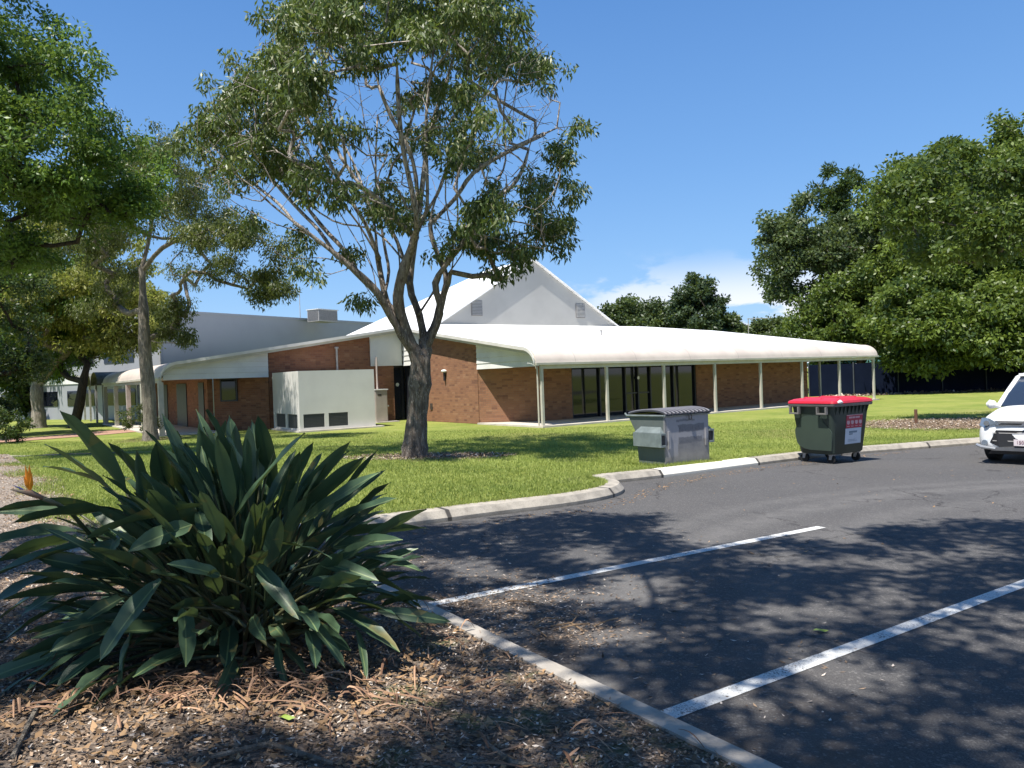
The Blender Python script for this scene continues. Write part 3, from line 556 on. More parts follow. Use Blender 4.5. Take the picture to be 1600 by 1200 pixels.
for i in range(8): post(.02 + i * 3.27 if i else .0, 0)
for i in range(1, 4): post(22.9, i * 3.27)
for i in range(5):
    b = MB(); y = 11.38 + 4.1 * i; b.box(-11.36, -11.16, y - .09, y + .11, .055, 2.24); b.build('veranda_post', MT['cream'] if i != 2 else MT['pipe'], bld, bevel=.01)
dp = MB(); dp.tube([(-.10, .16, 2.3), (-.10, .16, .05)], .035, 8); dp.build('downpipe', MT['cream'], bld)
dp = MB(); dp.tube([(-6.62, 11.18, 2.28), (-6.62, 11.18, .02)], .04, 8); dp.tube([(-6.62, 11.18, 2.22), (-6.62, 11.18, 2.34)], .065, 8); dp.build('downpipe', MT['pipe'], bld)
dp = MB(); dp.tube([(-3.6, 11.12, 3.6), (-3.6, 11.12, 2.5)], .05, 8); dp.tube([(-3.6, 11.12, 3.58), (-3.6, 11.12, 3.66)], .10, 8); dp.build('flue', MT['metal'], bld)
dp = MB(); dp.tube([(-1.62, 11.06, 3.15), (-1.62, 11.06, 1.55)], .045, 8); dp.build('conduit', MT['pipe'], bld)
# small window in the left diagonal wall
def diag(s_, off, z): return (-6.8 - s_ * .707 - off * .707, 11.3 + s_ * .707 - off * .707, z)
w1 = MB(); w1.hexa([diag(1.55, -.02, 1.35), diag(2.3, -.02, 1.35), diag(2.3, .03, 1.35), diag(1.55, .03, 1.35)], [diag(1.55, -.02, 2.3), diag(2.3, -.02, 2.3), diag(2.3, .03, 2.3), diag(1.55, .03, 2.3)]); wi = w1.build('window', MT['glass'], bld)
w2 = MB()
for (a, b_, c, d_) in ((1.5, 1.56, 1.30, 2.34), (2.29, 2.35, 1.30, 2.34), (1.56, 2.29, 1.30, 1.36), (1.56, 2.29, 2.29, 2.34)):
    w2.hexa([diag(a, -.02, c), diag(b_, -.02, c), diag(b_, .05, c), diag(a, .05, c)], [diag(a, -.02, d_), diag(b_, -.02, d_), diag(b_, .05, d_), diag(a, .05, d_)])
w2.build('window_frame', MT['frame'], wi)
for q in ((13.9, 14.9), (17.4, 19.6), (22, 24)): d2 = MB(); d2.box(-8.99, -8.955, q[0], q[1], .06, 2.2); d2.build('side_door', MT['frame'], bld)
# wall light and vents on the sunlit brick wall
wlgt = MB(); wlgt.tube([(-.06, 7.25, 1.9), (-.06, 7.25, 2.28)], .055, 10); wll = wlgt.build('wall_light', MT['frame'], bld)
dm = MB(); dm.tube([(-.08, 7.25, 2.28), (-.08, 7.25, 2.33), (-.08, 7.25, 2.38), (-.08, 7.25, 2.41)], [.11, .14, .11, .04], 12); dm.build('light_cap', MT['sign'], wll, smooth=True)
wv = MB(); wv.box(-.03, -.003, 8.55, 8.75, .55, .85); wv.build('wall_vent', MT['darkbark'], bld)

# white enclosure: own thing
enc = empty('plant_enclosure', Vector((-8.7, 31.3, -.27)), ANG, 'white boxy enclosure with dark mesh openings at its foot against the brick wall', 'enclosure')
eb = MB(); WE, DE, HE = 3.35, 3.3, 2.50
def panel(b, p0, p1, z0, z1, th=.06):
    a = Vector((*p0, z0)); c = Vector((*p1, z0)); d = (c - a).normalized(); n_ = Vector((-d.y, d.x, 0)) * th
    b.hexa([a, c, c + n_, a + n_], [(v.x, v.y, z1) for v in (a, c, c + n_, a + n_)])
panel(eb, (0, 0), (WE, 0), .72, HE); panel(eb, (0, 0), (.16, 0), .06, .72); panel(eb, (1.06, 0), (1.24, 0), .06, .72); panel(eb, (2.1, 0), (WE, 0), .06, .72); panel(eb, (.16, 0), (1.06, 0), .06, .16); panel(eb, (1.24, 0), (2.1, 0), .06, .16)
panel(eb, (0, DE), (0, .062), .72, HE); panel(eb, (0, DE), (0, 3.0), .06, .72); panel(eb, (0, 1.75), (0, 1.5), .06, .72); panel(eb, (0, .28), (0, .062), .06, .72); panel(eb, (0, 3.0), (0, 1.75), .06, .14); panel(eb, (0, 1.5), (0, .28), .06, .14)
panel(eb, (WE, .062), (WE, DE), .06, HE); eb.box(.06, WE - .06, .06, DE, HE - .05, HE - .002)
eb.build('casing', MT['white'], enc)
for (a, c) in (((.16, .045), (1.06, .045)), ((1.24, .045), (2.1, .045)), ((.045, 3.0), (.045, 1.75)), ((.045, 1.5), (.045, .28))):
    b = MB(); panel(b, a, c, .15, .72, .01); b.build('mesh_screen', MT['mesh'], enc)
b = MB()
for k in range(9):
    z = .18 + k * .06
    b.box(.17, 1.05, .02, .036, z, z + .022); b.box(1.25, 2.09, .02, .036, z, z + .022)
b.build('louvre', MT['mesh'], enc)
b = MB(); b.box(-.15, WE + .3, -.25, DE, -.05, .055); b.build('plinth', MT['slab'], enc)
cb = empty('meter_cabinet', C0 + Matrix.Rotation(ANG, 3, 'Z') @ Vector((-1.92, 10.65, 0)), ANG, 'narrow beige metal cabinet standing between the white enclosure and the corner door', 'cabinet')
b = MB(); b.box(0, .62, 0, .5, .04, 1.55); b.build('cabinet_body', MT['cab'], cb, bevel=.012)
b = MB(); b.box(.04, .58, -.015, -.002, .08, 1.48); d_ = b.build('cabinet_door', MT['cab'], cb)
b = MB(); b.box(.12, .30, -.022, -.0155, 1.28, 1.36); b.build('name_plate', MT['black'], d_)
b = MB(); b.box(-.03, .65, -.05, .5, 1.552, 1.60); b.build('cabinet_top', MT['sign'], cb)
b = MB(); b.tube([(.64, .1, .78), (.72, .1, .78)], .04, 10); b.build('valve', MT['sign'], cb)
b = MB(); b.box(-.1, 1.1, -.3, .5, -.05, .038); b.build('cabinet_base', MT['slab'], cb)

# scalloped walkway beyond the wing
wk = empty('covered_walkway', C0 + Matrix.Rotation(ANG, 3, 'Z') @ Vector((-11.3, 28.4, 0)), ANG, 'covered walkway with scalloped dark awnings on thin posts beyond the veranda end', 'walkway')
for k in range(5):
    b = MB(); n_ = 10; V_ = []
    for i in range(n_ + 1):
        a = PI * i / n_; yy = k * 3.2 + 1.6 - 1.58 * math.cos(a); zz = 2.4 + .75 * math.sin(a) ** .8
        V_ += [(-.3, yy, zz), (2.6, yy, zz), (2.6, yy, zz - .03), (-.3, yy, zz - .03)]
    b.add(V_, [(4 * i + j, 4 * i + (j + 1) % 4, 4 * i + 4 + (j + 1) % 4, 4 * i + 4 + j) for i in range(n_) for j in range(4)]); b.build('awning', MT['scallop'], wk, smooth=True)
for k in range(6):
    for x in (0, 2.4):
        b = MB(); b.box(x - .06, x + .06, k * 3.2 - .06, k * 3.2 + .06, 0, 2.42); b.build('walkway_post', MT['metal'], wk)

# warehouse behind on the left
wd = empty('warehouse', (-22.6, 50, -.3), math.atan2(.84, .54), 'tall grey flat roofed building rising behind the brick hall on the left', 'building')
b = MB(); b.box(0, 42, 0, .2, 0, 7.15); b.build('long_wall', MT['ware'], wd)
b = MB(); b.box(-.2, -.001, 0, 34, 0, 7.15); b.build('end_wall', MT['warel'], wd)
b = MB(); b.box(.0, 42, .2, 34, 6.6, 6.7); b.build('flat_roof', MT['metal'], wd)
b = MB(); b.box(-.03, 42, -.04, -.002, 7.0, 7.18); b.box(-.25, -.2, -.04, 34, 7.0, 7.18); b.build('parapet_cap', MT['ware'], wd)
for z0, z1 in ((1.0, 2.1), (3.9, 5.3)):
    for k in range(6):
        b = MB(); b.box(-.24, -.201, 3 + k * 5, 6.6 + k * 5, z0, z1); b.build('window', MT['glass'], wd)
b = MB(); b.box(-.26, -.202, 0.3, 34, 2.6, 3.1); b.build('white_band', MT['sign'], wd)
b = MB(); b.box(12, 15.5, -.05, -.003, 4.3, 4.38); b.build('wall_bracket', MT['sign'], wd)
b = MB(); b.box(-.3, -.22, -.1, -.02, 0, 7.1); b.build('downpipe', MT['metal'], wd)
P = at(504, 494, 60)
ac = empty('rooftop_unit', (P.x, P.y, 6.5), math.atan2(.84, .54), 'grey louvred air conditioning unit on the flat roof left of the white gable', 'air conditioner')
ac.scale = (.62, .62, .56)
b = MB(); b.box(-1.6, 1.6, -1.0, 1.0, .0, 1.62); b.build('unit_casing', MT['metal'], ac, bevel=.03)
b = MB()
for k in range(9): b.box(-1.5, 1.5, -1.04, -1.002, .2 + k * .15, .28 + k * .15)
for k in range(9): b.box(-1.64, -1.602, -.9, .9, .2 + k * .15, .28 + k * .15)
b.build('louvre', MT['louvre'], ac)
b = MB(); b.box(-1.7, 1.7, -1.1, 1.1, 1.622, 1.72); b.build('unit_lid', MT['sign'], ac)
P = at(469, 492, 61); ap = empty('aerial_mast', (P.x, P.y, 6.4), 0, 'thin aerial mast standing on the flat roof left of the rooftop unit', 'aerial')
b = MB(); b.tube([(0, 0, 0), (0, 0, 2.75)], .03, 6); b.build('mast', MT['metal'], ap)
b = MB(); b.tube([(-.35, 0, 2.72), (.1, 0, 2.72)], .02, 6); b.build('cross_arm', MT['metal'], ap)
P = at(1170, 530, 75); ap = empty('television_aerial', (P.x, P.y, P.z), 0, 'television aerial with one long horizontal arm above the far edge of the white roof', 'aerial')
b = MB(); b.tube([(0, 0, -4.4), (0, 0, 1.98)], .04, 6); b.build('mast', MT['metal'], ap)
b = MB(); b.tube([(-.05, 0, 2.0), (2.3, 0, 1.98)], .03, 6); b.tube([(0, -.3, 2.0), (0, .3, 2.0)], .03, 6); b.tube([(.25, -.25, 2.0), (.25, .25, 2.0)], .03, 6); b.build('boom', MT['metal'], ap)

# navy fence and teal canopy to the right
fn = empty('shade_cloth_fence', (19.5, 50.5, -.3), math.atan2(1.2, 26), 'dark navy shade cloth fence under the trees beyond the right lawn', 'fence')
b = MB(); b.box(0, 45, 0, .04, .02, 2.1); b.build('cloth', MT['bluefence'], fn)
for k in range(16): b = MB(); b.tube([(k * 3, -.06, 0), (k * 3, -.06, 2.2)], .04, 6); b.build('fence_post', MT['steelpost'], fn)
P = at(1330, 566, 66); tcn = empty('teal_canopy', (P.x, P.y, -.3), .2, 'pale teal flat canopy seen past the far veranda posts', 'canopy')
zc = P.z + .3
b = MB(); b.hexa([(-3.5, 0, zc - .25), (3.3, 0, zc), (3.3, 4, zc), (-3.5, 4, zc - .25)], [(-3.5, 0, zc - .05), (3.3, 0, zc + .45), (3.3, 4, zc + .45), (-3.5, 4, zc - .05)]); b.build('canopy_roof', MT['teal'], tcn)
for x in (-3.2, 0, 3.0): b = MB(); b.tube([(x, 1, 0), (x, 1, zc)], .06, 8); b.build('canopy_post', MT['sign'], tcn)
# ------------------------------------------------------------------ grey steel skip
ux = Vector((.819, .574, 0)); uy = Vector((-.574, .819, 0))
KZ = lambda x, y: hz(x, y) + .13
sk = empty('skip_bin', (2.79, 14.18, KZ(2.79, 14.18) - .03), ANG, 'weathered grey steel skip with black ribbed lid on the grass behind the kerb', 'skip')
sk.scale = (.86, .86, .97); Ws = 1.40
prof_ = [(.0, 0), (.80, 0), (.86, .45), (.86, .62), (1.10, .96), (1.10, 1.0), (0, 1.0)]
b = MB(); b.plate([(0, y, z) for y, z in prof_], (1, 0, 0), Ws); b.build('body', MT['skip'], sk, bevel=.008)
b = MB(); b.tube([(-.02, -.01, .995), (Ws + .02, -.01, .995)], .025, 8); b.tube([(-.02, -.01, .995), (-.02, 1.13, .985), (-.02, 1.19, 1.03)], .022, 8); b.tube([(Ws + .02, -.01, .995), (Ws + .02, 1.13, .985)], .022, 8); b.build('rim', MT['pocket'], sk)
for sx in (-1, 1):
    x0 = -.13 if sx < 0 else Ws + .003; x1 = -.003 if sx < 0 else Ws + .13
    b = MB(); b.box(x0, x1, -.03, .82, .40, .44); b.box(x0, x1, -.03, .82, .63, .67)
    if sx < 0: b.box(x0 - .02, x0, -.03, .82, .40, .67)
    else: b.box(x1, x1 + .02, -.03, .82, .40, .67)
    b.hexa([(x0, .02, .672), (x1, .02, .672), (x1, .8, .672), (x0, .8, .672)], [(x1 - .02 if sx < 0 else x0, .1, .78), (x1 if sx < 0 else x0 + .02, .1, .78), (x1 if sx < 0 else x0 + .02, .7, .78), (x1 - .02 if sx < 0 else x0, .7, .78)])
    pk = b.build('fork_pocket', MT['pocket'], sk, bevel=.004)
    b = MB(); b.box(x0 + .01, x1 - .01, .0, .78, .45, .62); b.build('pocket_shade', MT['black'], pk)  # solid black block painting the shade inside the hollow pocket
for x in (.08, Ws - .14):
    b = MB(); b.box(x, x + .06, -.035, -.003, .36, .70); b.build('rib', MT['skip'], sk)
b = MB(); n_ = 14; V_ = []
def lidz(t): return 1.02 + .075 * math.sin(PI * min(1, t) ** .8) ** .75
for i in range(n_ + 1):
    t = i / n_; y = -.05 + 1.17 * t; zz = lidz(t)
    V_ += [(.0, y, zz), (Ws + .04, y, zz), (Ws + .04, y, zz - .02), (.0, y, zz - .02)]
b.add(V_, [(4 * i + j, 4 * i + (j + 1) % 4, 4 * i + 4 + (j + 1) % 4, 4 * i + 4 + j) for i in range(n_) for j in range(4)])
lid = b.build('lid', MT['skiplid'], sk, smooth=True)
b = MB()
for k in range(12):
    x = .03 + k * (Ws - .04) / 11
    pts = [(x, -.05 + 1.17 * i / n_, lidz(i / n_) + .010) for i in range(n_ + 1)]
    b.tube(pts, .021, 6)
b.build('lid_rib', MT['skiprib'], lid)
b = MB(); b.tube([(.72, -.045, .99), (.72, -.05, .90), (.80, -.05, .90), (.80, -.045, .99)], .012, 6); b.build('latch', MT['black'], sk)
for x in (.12, Ws - .2):
    for y in (.1, .62): b = MB(); b.box(x, x + .1, y, y + .1, -.06, .0); b.build('foot', MT['black'], sk)

# ------------------------------------------------------------------ red lidded wheelie bin
rbn = empty('waste_bin', (6.28, 15.08, hz(6.4, 15.4)), ANG + R(-3), 'four wheeled dark green waste bin with red lid parked beside the kerb', 'bin')
def rr(w, d, z, cx, cy, r=.07, k=4, sq=0):
    o_ = []
    for (sx, sy, a0) in ((1, -1, -90), (1, 1, 0), (-1, 1, 90), (-1, -1, 180)):
        for i in range(k + 1):
            a = R(a0 + 90 * i / k); o_.append((cx + sx * (w / 2 - r) + r * math.cos(a), cy + sy * (d / 2 - r) + r * math.sin(a), z))
    return o_
def loft(rings, cap0=True, cap1=True):
    b = MB(); n_ = len(rings[0]); b.v = [p for r_ in rings for p in r_]
    b.f = [(i * n_ + j, i * n_ + (j + 1) % n_, (i + 1) * n_ + (j + 1) % n_, (i + 1) * n_ + j) for i in range(len(rings) - 1) for j in range(n_)]
    if cap0: b.f.append(tuple(range(n_))[::-1])
    if cap1: b.f.append(tuple((len(rings) - 1) * n_ + j for j in range(n_)))
    return b
cx, cy = .62, .50
loft([rr(.98, .74, .19, cx, cy, .1), rr(1.04, .80, .22, cx, cy, .1), rr(1.16, .93, .9, cx, cy, .08), rr(1.18, .95, 1.05, cx, cy, .07), rr(1.20, .97, 1.16, cx, cy, .06)]).build('body', MT['bing'], rbn, smooth=True)
loft([rr(1.30, 1.06, 1.15, cx, cy, .05), rr(1.33, 1.09, 1.17, cx, cy, .06), rr(1.33, 1.09, 1.205, cx, cy, .06)]).build('rim', MT['rim'], rbn, smooth=True)
ld = loft([rr(1.31, 1.08, 1.207, cx, cy, .08), rr(1.35, 1.12, 1.22, cx, cy, .09), rr(1.33, 1.10, 1.265, cx, cy, .10), rr(1.20, .98, 1.30, cx, cy, .14), rr(.9, .7, 1.325, cx, cy, .2), rr(.4, .3, 1.33, cx, cy, .12)]).build('lid', MT['red'], rbn, smooth=True)
b = MB()
for x in (.2, .62, 1.04): b.box(x - .1, x + .1, -.02, .06, 1.262, 1.282)
for x in (.35, .9): b.box(x - .015, x + .015, .1, .9, 1.3, 1.335)
for y in (.3, .7): b.box(.05, .5, y - .012, y + .012, 1.29, 1.32)
b.build('lid_ridge', MT['red'], ld, bevel=.006)
b = MB(); b.tube([(.08, -.05, 1.235), (.14, -.07, 1.25), (.22, -.06, 1.235)], [.02, .04, .02], 8); b.build('lid_scuff', MT['sign'], ld)
# brackets on the short side and ribs under the rim of the front
for y in (.10, .74):
    b = MB(); x = -.03; b.box(x - .05, x + .02, y, y + .03, 1.02, 1.15); b.box(x - .05, x + .02, y + .2, y + .23, 1.02, 1.15); b.box(x - .05, x + .02, y, y + .23, 1.0, 1.03); b.build('lifting_bracket', MT['rim'], rbn, bevel=.004)
for k in range(9):
    x = .12 + k * .125; b = MB(); b.hexa([(x, .03, .98), (x + .02, .03, .98), (x + .02, .05, .98), (x, .05, .98)], [(x, -.03, 1.15), (x + .02, -.03, 1.15), (x + .02, .05, 1.15), (x, .05, 1.15)]); b.build('rib', MT['bing'], rbn)
# raised shouldered side panel; paler green paints the sunlit area below the rim's shadow
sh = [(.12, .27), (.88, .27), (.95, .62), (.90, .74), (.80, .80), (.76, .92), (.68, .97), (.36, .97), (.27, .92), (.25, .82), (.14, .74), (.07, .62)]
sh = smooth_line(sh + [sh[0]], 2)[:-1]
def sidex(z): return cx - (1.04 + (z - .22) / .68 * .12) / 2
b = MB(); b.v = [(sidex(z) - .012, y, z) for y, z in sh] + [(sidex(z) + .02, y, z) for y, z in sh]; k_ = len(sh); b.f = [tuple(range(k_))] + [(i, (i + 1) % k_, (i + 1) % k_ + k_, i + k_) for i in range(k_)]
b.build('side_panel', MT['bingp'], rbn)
def fy(z): return cy - (.80 + (z - .22) / .68 * .13) / 2
def fq(b, x0, x1, z0, z1, o_):
    b.hexa([(x0, fy(z0) - o_, z0), (x1, fy(z0) - o_, z0), (x1, fy(z0) - .001, z0), (x0, fy(z0) - .001, z0)], [(x0, fy(z1) - o_, z1), (x1, fy(z1) - o_, z1), (x1, fy(z1) - .001, z1), (x0, fy(z1) - .001, z1)])
lb = MB(); fq(lb, .47, 1.00, .70, .96, .006); lb = lb.build('red_label', MT['stred'], rbn)
b = MB(); fq(b, .47, 1.00, .955, .967, .008); b.build('label_edge', MT['stpk'], lb)
for k in range(4):
    x = .535 + k * .132; z = .82; b = MB(); b.tube([(x, fy(z) - .009, z), (x, fy(z) - .004, z)], .048, 14); c_ = b.build('label_symbol', MT['stpk'], lb)
b = MB()
for k, (x0, x1) in enumerate(((.55, .64), (.655, .75), (.765, .90))): fq(b, x0, x1, .895, .93, .0085)
for k in range(4): fq(b, .50 + k * .132, .58 + k * .132, .73, .742, .0085)
b.build('label_lettering', MT['stpk'], lb)
lw = MB(); fq(lw, .46, .98, .38, .695, .006); lw = lw.build('white_label', MT['stwh'], rbn)
b = MB(); fq(b, .58, .84, .60, .64, .0085); fq(b, .58, .70, .565, .59, .0085); fq(b, .55, .80, .46, .467, .0085); fq(b, .55, .86, .435, .442, .0085); b.build('label_lettering', MT['stink'], lw)
for (x, y) in ((.22, .2), (1.02, .2), (.22, .82), (1.02, .82)):
    cs = MB(); cs.box(x - .06, x + .06, y - .05, y + .05, .175, .2); cs.hexa([(x - .045, y - .0, .08), (x - .03, y - .0, .08), (x - .03, y + .05, .08), (x - .045, y + .05, .08)], [(x - .045, y - .03, .18), (x - .03, y - .03, .18), (x - .03, y + .04, .18), (x - .045, y + .04, .18)])
    cs.hexa([(x + .03, y, .08), (x + .045, y, .08), (x + .045, y + .05, .08), (x + .03, y + .05, .08)], [(x + .03, y - .03, .18), (x + .045, y - .03, .18), (x + .045, y + .04, .18), (x + .03, y + .04, .18)])
    cf = cs.build('castor', MT['metal'], rbn)
    b = MB(); b.tube([(x - .025, y + .02, .09), (x + .025, y + .02, .09)], .09, 18); b.build('wheel', MT['tyre'], cf, smooth=True)

# ------------------------------------------------------------------ white car
CP = at(1521, 716, 15.0); CA = R(48)
car = empty('parked_car', (CP.x, CP.y, hz(CP.x, CP.y)), -CA, 'white sport utility car facing the camera on the car park at the right edge', 'car')
# local frame: x across (0 = its left-hand side in the picture), y backwards, z up
Wc = 1.80; hw = Wc / 2
def sec(y, zb, zs, zt, w0, w1, w2, crown):
    # half profile from bottom centre up to top centre
    return [(0, y, zb), (w0 * .9, y, zb), (w0, y, zb + .10), (w1, y, (zb + zs) / 2), (w1 * .995, y, zs), (w2, y, zt), (w2 * .55, y, zt + crown * .8), (0, y, zt + crown)]
secs = [sec(.0, .30, .62, .86, .62, .66, .60, .02), sec(.10, .25, .66, .90, .80, .82, .70, .03), sec(.30, .22, .72, .95, .87, .885, .76, .04), sec(.75, .20, .80, 1.00, .88, .90, .78, .05), sec(1.15, .20, .86, 1.05, .88, .90, .80, .05),
        sec(1.6, .20, .90, 1.08, .88, .90, .80, .03), sec(2.6, .20, .92, 1.08, .88, .90, .82, .0), sec(3.6, .20, .95, 1.10, .88, .90, .82, .0), sec(4.3, .24, .95, 1.10, .86, .89, .80, .0), sec(4.62, .34, .90, 1.06, .78, .82, .76, .0), sec(4.68, .42, .86, 1.0, .70, .74, .70, .0)]
bm = bmesh.new(); rings = []
for s_ in secs:
    full = [(hw - x, y, z) for x, y, z in s_] + [(hw + x, y, z) for x, y, z in s_[1:-1][::-1]]
    rings.append([bm.verts.new(p) for p in full])
n_ = len(rings[0])
for i in range(len(rings) - 1):
    for j in range(n_): bm.faces.new((rings[i][j], rings[i][(j + 1) % n_], rings[i + 1][(j + 1) % n_], rings[i + 1][j]))
bm.faces.new(rings[0]); bm.faces.new(rings[-1][::-1])
def subd(bm, lv):
    me = bpy.data.meshes.new('t'); bmesh.ops.recalc_face_normals(bm, faces=bm.faces); bm.to_mesh(me); bm.free(); o_ = bpy.data.objects.new('t', me); COL.objects.link(o_); md = o_.modifiers.new('s', 'SUBSURF'); md.levels = lv; md.render_levels = lv
    return o_
body = subd(bm, 2); body.name = 'body'; body.data.materials.append(MT['carp'])
cutters = []
for y in (.86, 3.55):
    c_ = MB(); c_.tube([(-.2, y, .34), (.30, y, .34)], .385, 28); c_.tube([(Wc - .30, y, .34), (Wc + .2, y, .34)], .385, 28); c_ = c_.build('cut', MT['black']); cutters.append(c_)
    md = body.modifiers.new('b', 'BOOLEAN'); md.object = c_; md.operation = 'DIFFERENCE'
dg = bpy.context.evaluated_depsgraph_get(); dg.update(); me = bpy.data.meshes.new_from_object(body.evaluated_get(dg)); old = body; body = bpy.data.objects.new('body', me); COL.objects.link(body); body.parent = car
bpy.data.objects.remove(old)
for c_ in cutters: bpy.data.objects.remove(c_)
me.polygons.foreach_set('use_smooth', [True] * len(me.polygons)); me.set_sharp_from_angle(angle=R(50)); body.name = 'body'
# greenhouse
def gsec(y, z, wb, wt, zt): return [(hw - wb, y, z), (hw - wt, y, zt), (hw, y, zt + .03), (hw + wt, y, zt), (hw + wb, y, z)]
gs = [gsec(1.18, 1.05, .76, .72, 1.07), gsec(1.45, 1.06, .78, .66, 1.32), gsec(1.95, 1.07, .80, .60, 1.62), gsec(2.6, 1.07, .80, .60, 1.68), gsec(3.6, 1.08, .80, .59, 1.66), gsec(4.2, 1.08, .79, .58, 1.58), gsec(4.6, 1.06, .76, .70, 1.10)]
b = MB(); b.v = [p for s_ in gs for p in s_]; b.f = [(5 * i + j, 5 * i + j + 1, 5 * i + 6 + j, 5 * i + 5 + j) for i in range(len(gs) - 1) for j in range(4)] + [(0, 1, 2, 3, 4), tuple(range(5 * len(gs) - 5, 5 * len(gs)))[::-1]]
b.build('cabin_glass', MT['carglass'], car, smooth=True)
b = MB()
for sg_ in (-1, 1):
    X = lambda v_: hw + sg_ * v_
    b.tube([(X(.78), 1.16, 1.045), (X(.69), 1.5, 1.34), (X(.62), 1.95, 1.625), (X(.605), 2.6, 1.69), (X(.60), 3.6, 1.67), (X(.59), 4.2, 1.59), (X(.72), 4.58, 1.12)], .045, 8)
    b.tube([(X(.82), 2.75, 1.06), (X(.61), 2.75, 1.67)], .04, 8); b.tube([(X(.82), 3.7, 1.08), (X(.60), 3.7, 1.65)], .06, 8)
b.plate([(hw - .60, 1.95, 1.65), (hw + .60, 1.95, 1.65), (hw + .59, 4.2, 1.61), (hw - .59, 4.2, 1.61)], (0, 0, 1), .06)
b.build('roof', MT['carp'], car, smooth=True)
for sg_ in (-1, 1):
    X = lambda v_: hw + sg_ * v_
    mr = MB(); mr.tube([(X(.86), 1.45, 1.04), (X(.93), 1.42, 1.08), (X(1.0), 1.40, 1.09), (X(1.05), 1.40, 1.08)], [.03, .085, .095, .04], 12); mr.build('side_mirror', MT['carp'], car, smooth=True)
    # headlamp: wraps the corner
    hl = MB(); hl.v = [(X(.47), -.012, .80), (X(.70), .035, .70), (X(.835), .19, .735), (X(.80), .22, .88), (X(.62), .03, .885)]; hl.v += [(v_[0], v_[1] + .10, v_[2]) for v_ in hl.v]
    hl.f = [(0, 1, 2, 3, 4), (5, 6, 7, 8, 9)] + [(i, (i + 1) % 5, (i + 1) % 5 + 5, i + 5) for i in range(5)]; h_ = hl.build('headlight', MT['lampglass'], car)
    b = MB(); b.tube([(X(.66), .0, .79), (X(.66), .05, .79)], .05, 14); b.build('lamp_bowl', MT['chrome'], h_)
    b = MB(); b.tube([(X(.70), -.0, .42), (X(.70), .10, .42)], .05, 12); b.build('fog_lamp', MT['lampglass'], car)
    b = MB(); b.tube([(X(.86), .10, .36), (X(.74), -.015, .33), (X(.5), -.05, .31)], [.03, .035, .02], 8); b.build('bumper_trim', MT['silver'], car, smooth=True)
    for y in (.86, 3.55):
        b = MB(); xo = .90 if sg_ > 0 else .90; b.tube([(X(.66), y, .34), (X(.68), y, .34), (X(.86), y, .34), (X(.885), y, .34)], [.30, .34, .34, .30], 28); wh_ = b.build('wheel', MT['tyre'], car, smooth=True)
        b = MB(); b.tube([(X(.84), y, .34), (X(.893), y, .34)], [.22, .20], 20)
        b.build('rim', MT['silver'], wh_)
def front(pts, y, th, name, mat, par=None):
    b = MB(); b.plate([(hw + x, y + .10 * (abs(x) / .7) ** 3, z) for x, z in pts], (0, 1, 0), th); return b.build(name, mat, par or car)
ug = front([(-.52, .74), (-.4, .80), (-.52, .84), (.52, .84), (.4, .80), (.52, .74)], -.03, .06, 'upper_grille', MT['black'])
front([(-.5, .79), (.5, .79), (.5, .81), (-.5, .81)], -.045, .014, 'chrome_bar', MT['chrome'], ug); front([(-.5, .75), (.5, .75), (.5, .765), (-.5, .765)], -.045, .014, 'chrome_bar', MT['chrome'], ug)
for k in range(3):
    a = R(90 + 120 * k); a2 = a - R(30); a3 = a + R(30); r_ = .045
    pts = [(0, .80), (r_ * math.cos(a2), .80 + r_ * math.sin(a2)), (1.75 * r_ * math.cos(a), .80 + 1.75 * r_ * math.sin(a)), (r_ * math.cos(a3), .80 + r_ * math.sin(a3))]
    front(pts, -.062, .014, 'badge', MT['chrome'], ug)
lg = front([(-.62, .42), (-.50, .66), (.50, .66), (.62, .42), (.45, .34), (-.45, .34)], -.035, .06, 'lower_grille', MT['black'])
for z in (.45, .60): front([(-.56, z), (.56, z), (.56, z + .016), (-.56, z + .016)], -.05, .012, 'grille_slat', MT['metal'], lg)
front([(-.60, .27), (-.50, .335), (.50, .335), (.60, .27)], -.05, .08, 'skid_plate', MT['silver']); front([(-.66, .2), (-.6, .265), (.6, .265), (.66, .2)], -.02, .1, 'lower_bumper', MT['black'])
np_ = front([(-.19, .38), (-.19, .50), (.19, .50), (.19, .38)], -.075, .015, 'number_plate', MT['plate'])
def text(body, size, mat, loc, rot, parent, name='lettering'):
    cu = bpy.data.curves.new(name, 'FONT'); cu.body = body; cu.size = size; cu.align_x = 'CENTER'; cu.align_y = 'CENTER'; cu.extrude = .001
    o_ = bpy.data.objects.new('tt', cu); COL.objects.link(o_); d_ = bpy.context.evaluated_depsgraph_get(); me = bpy.data.meshes.new_from_object(o_.evaluated_get(d_)); bpy.data.objects.remove(o_)
    me.materials.clear(); me.materials.append(mat); o2 = bpy.data.objects.new(name, me); COL.objects.link(o2); o2.parent = parent; o2.location = loc; o2.rotation_euler = rot; return o2
text('150 VEK', .085, MT['ink'], (hw, -.078, .44), (R(90), 0, 0), np_)
b = MB()
b.tube([(hw - .5, 1.28, 1.13), (hw + .05, 1.30, 1.12)], .01, 6); b.build('wiper', MT['black'], car)

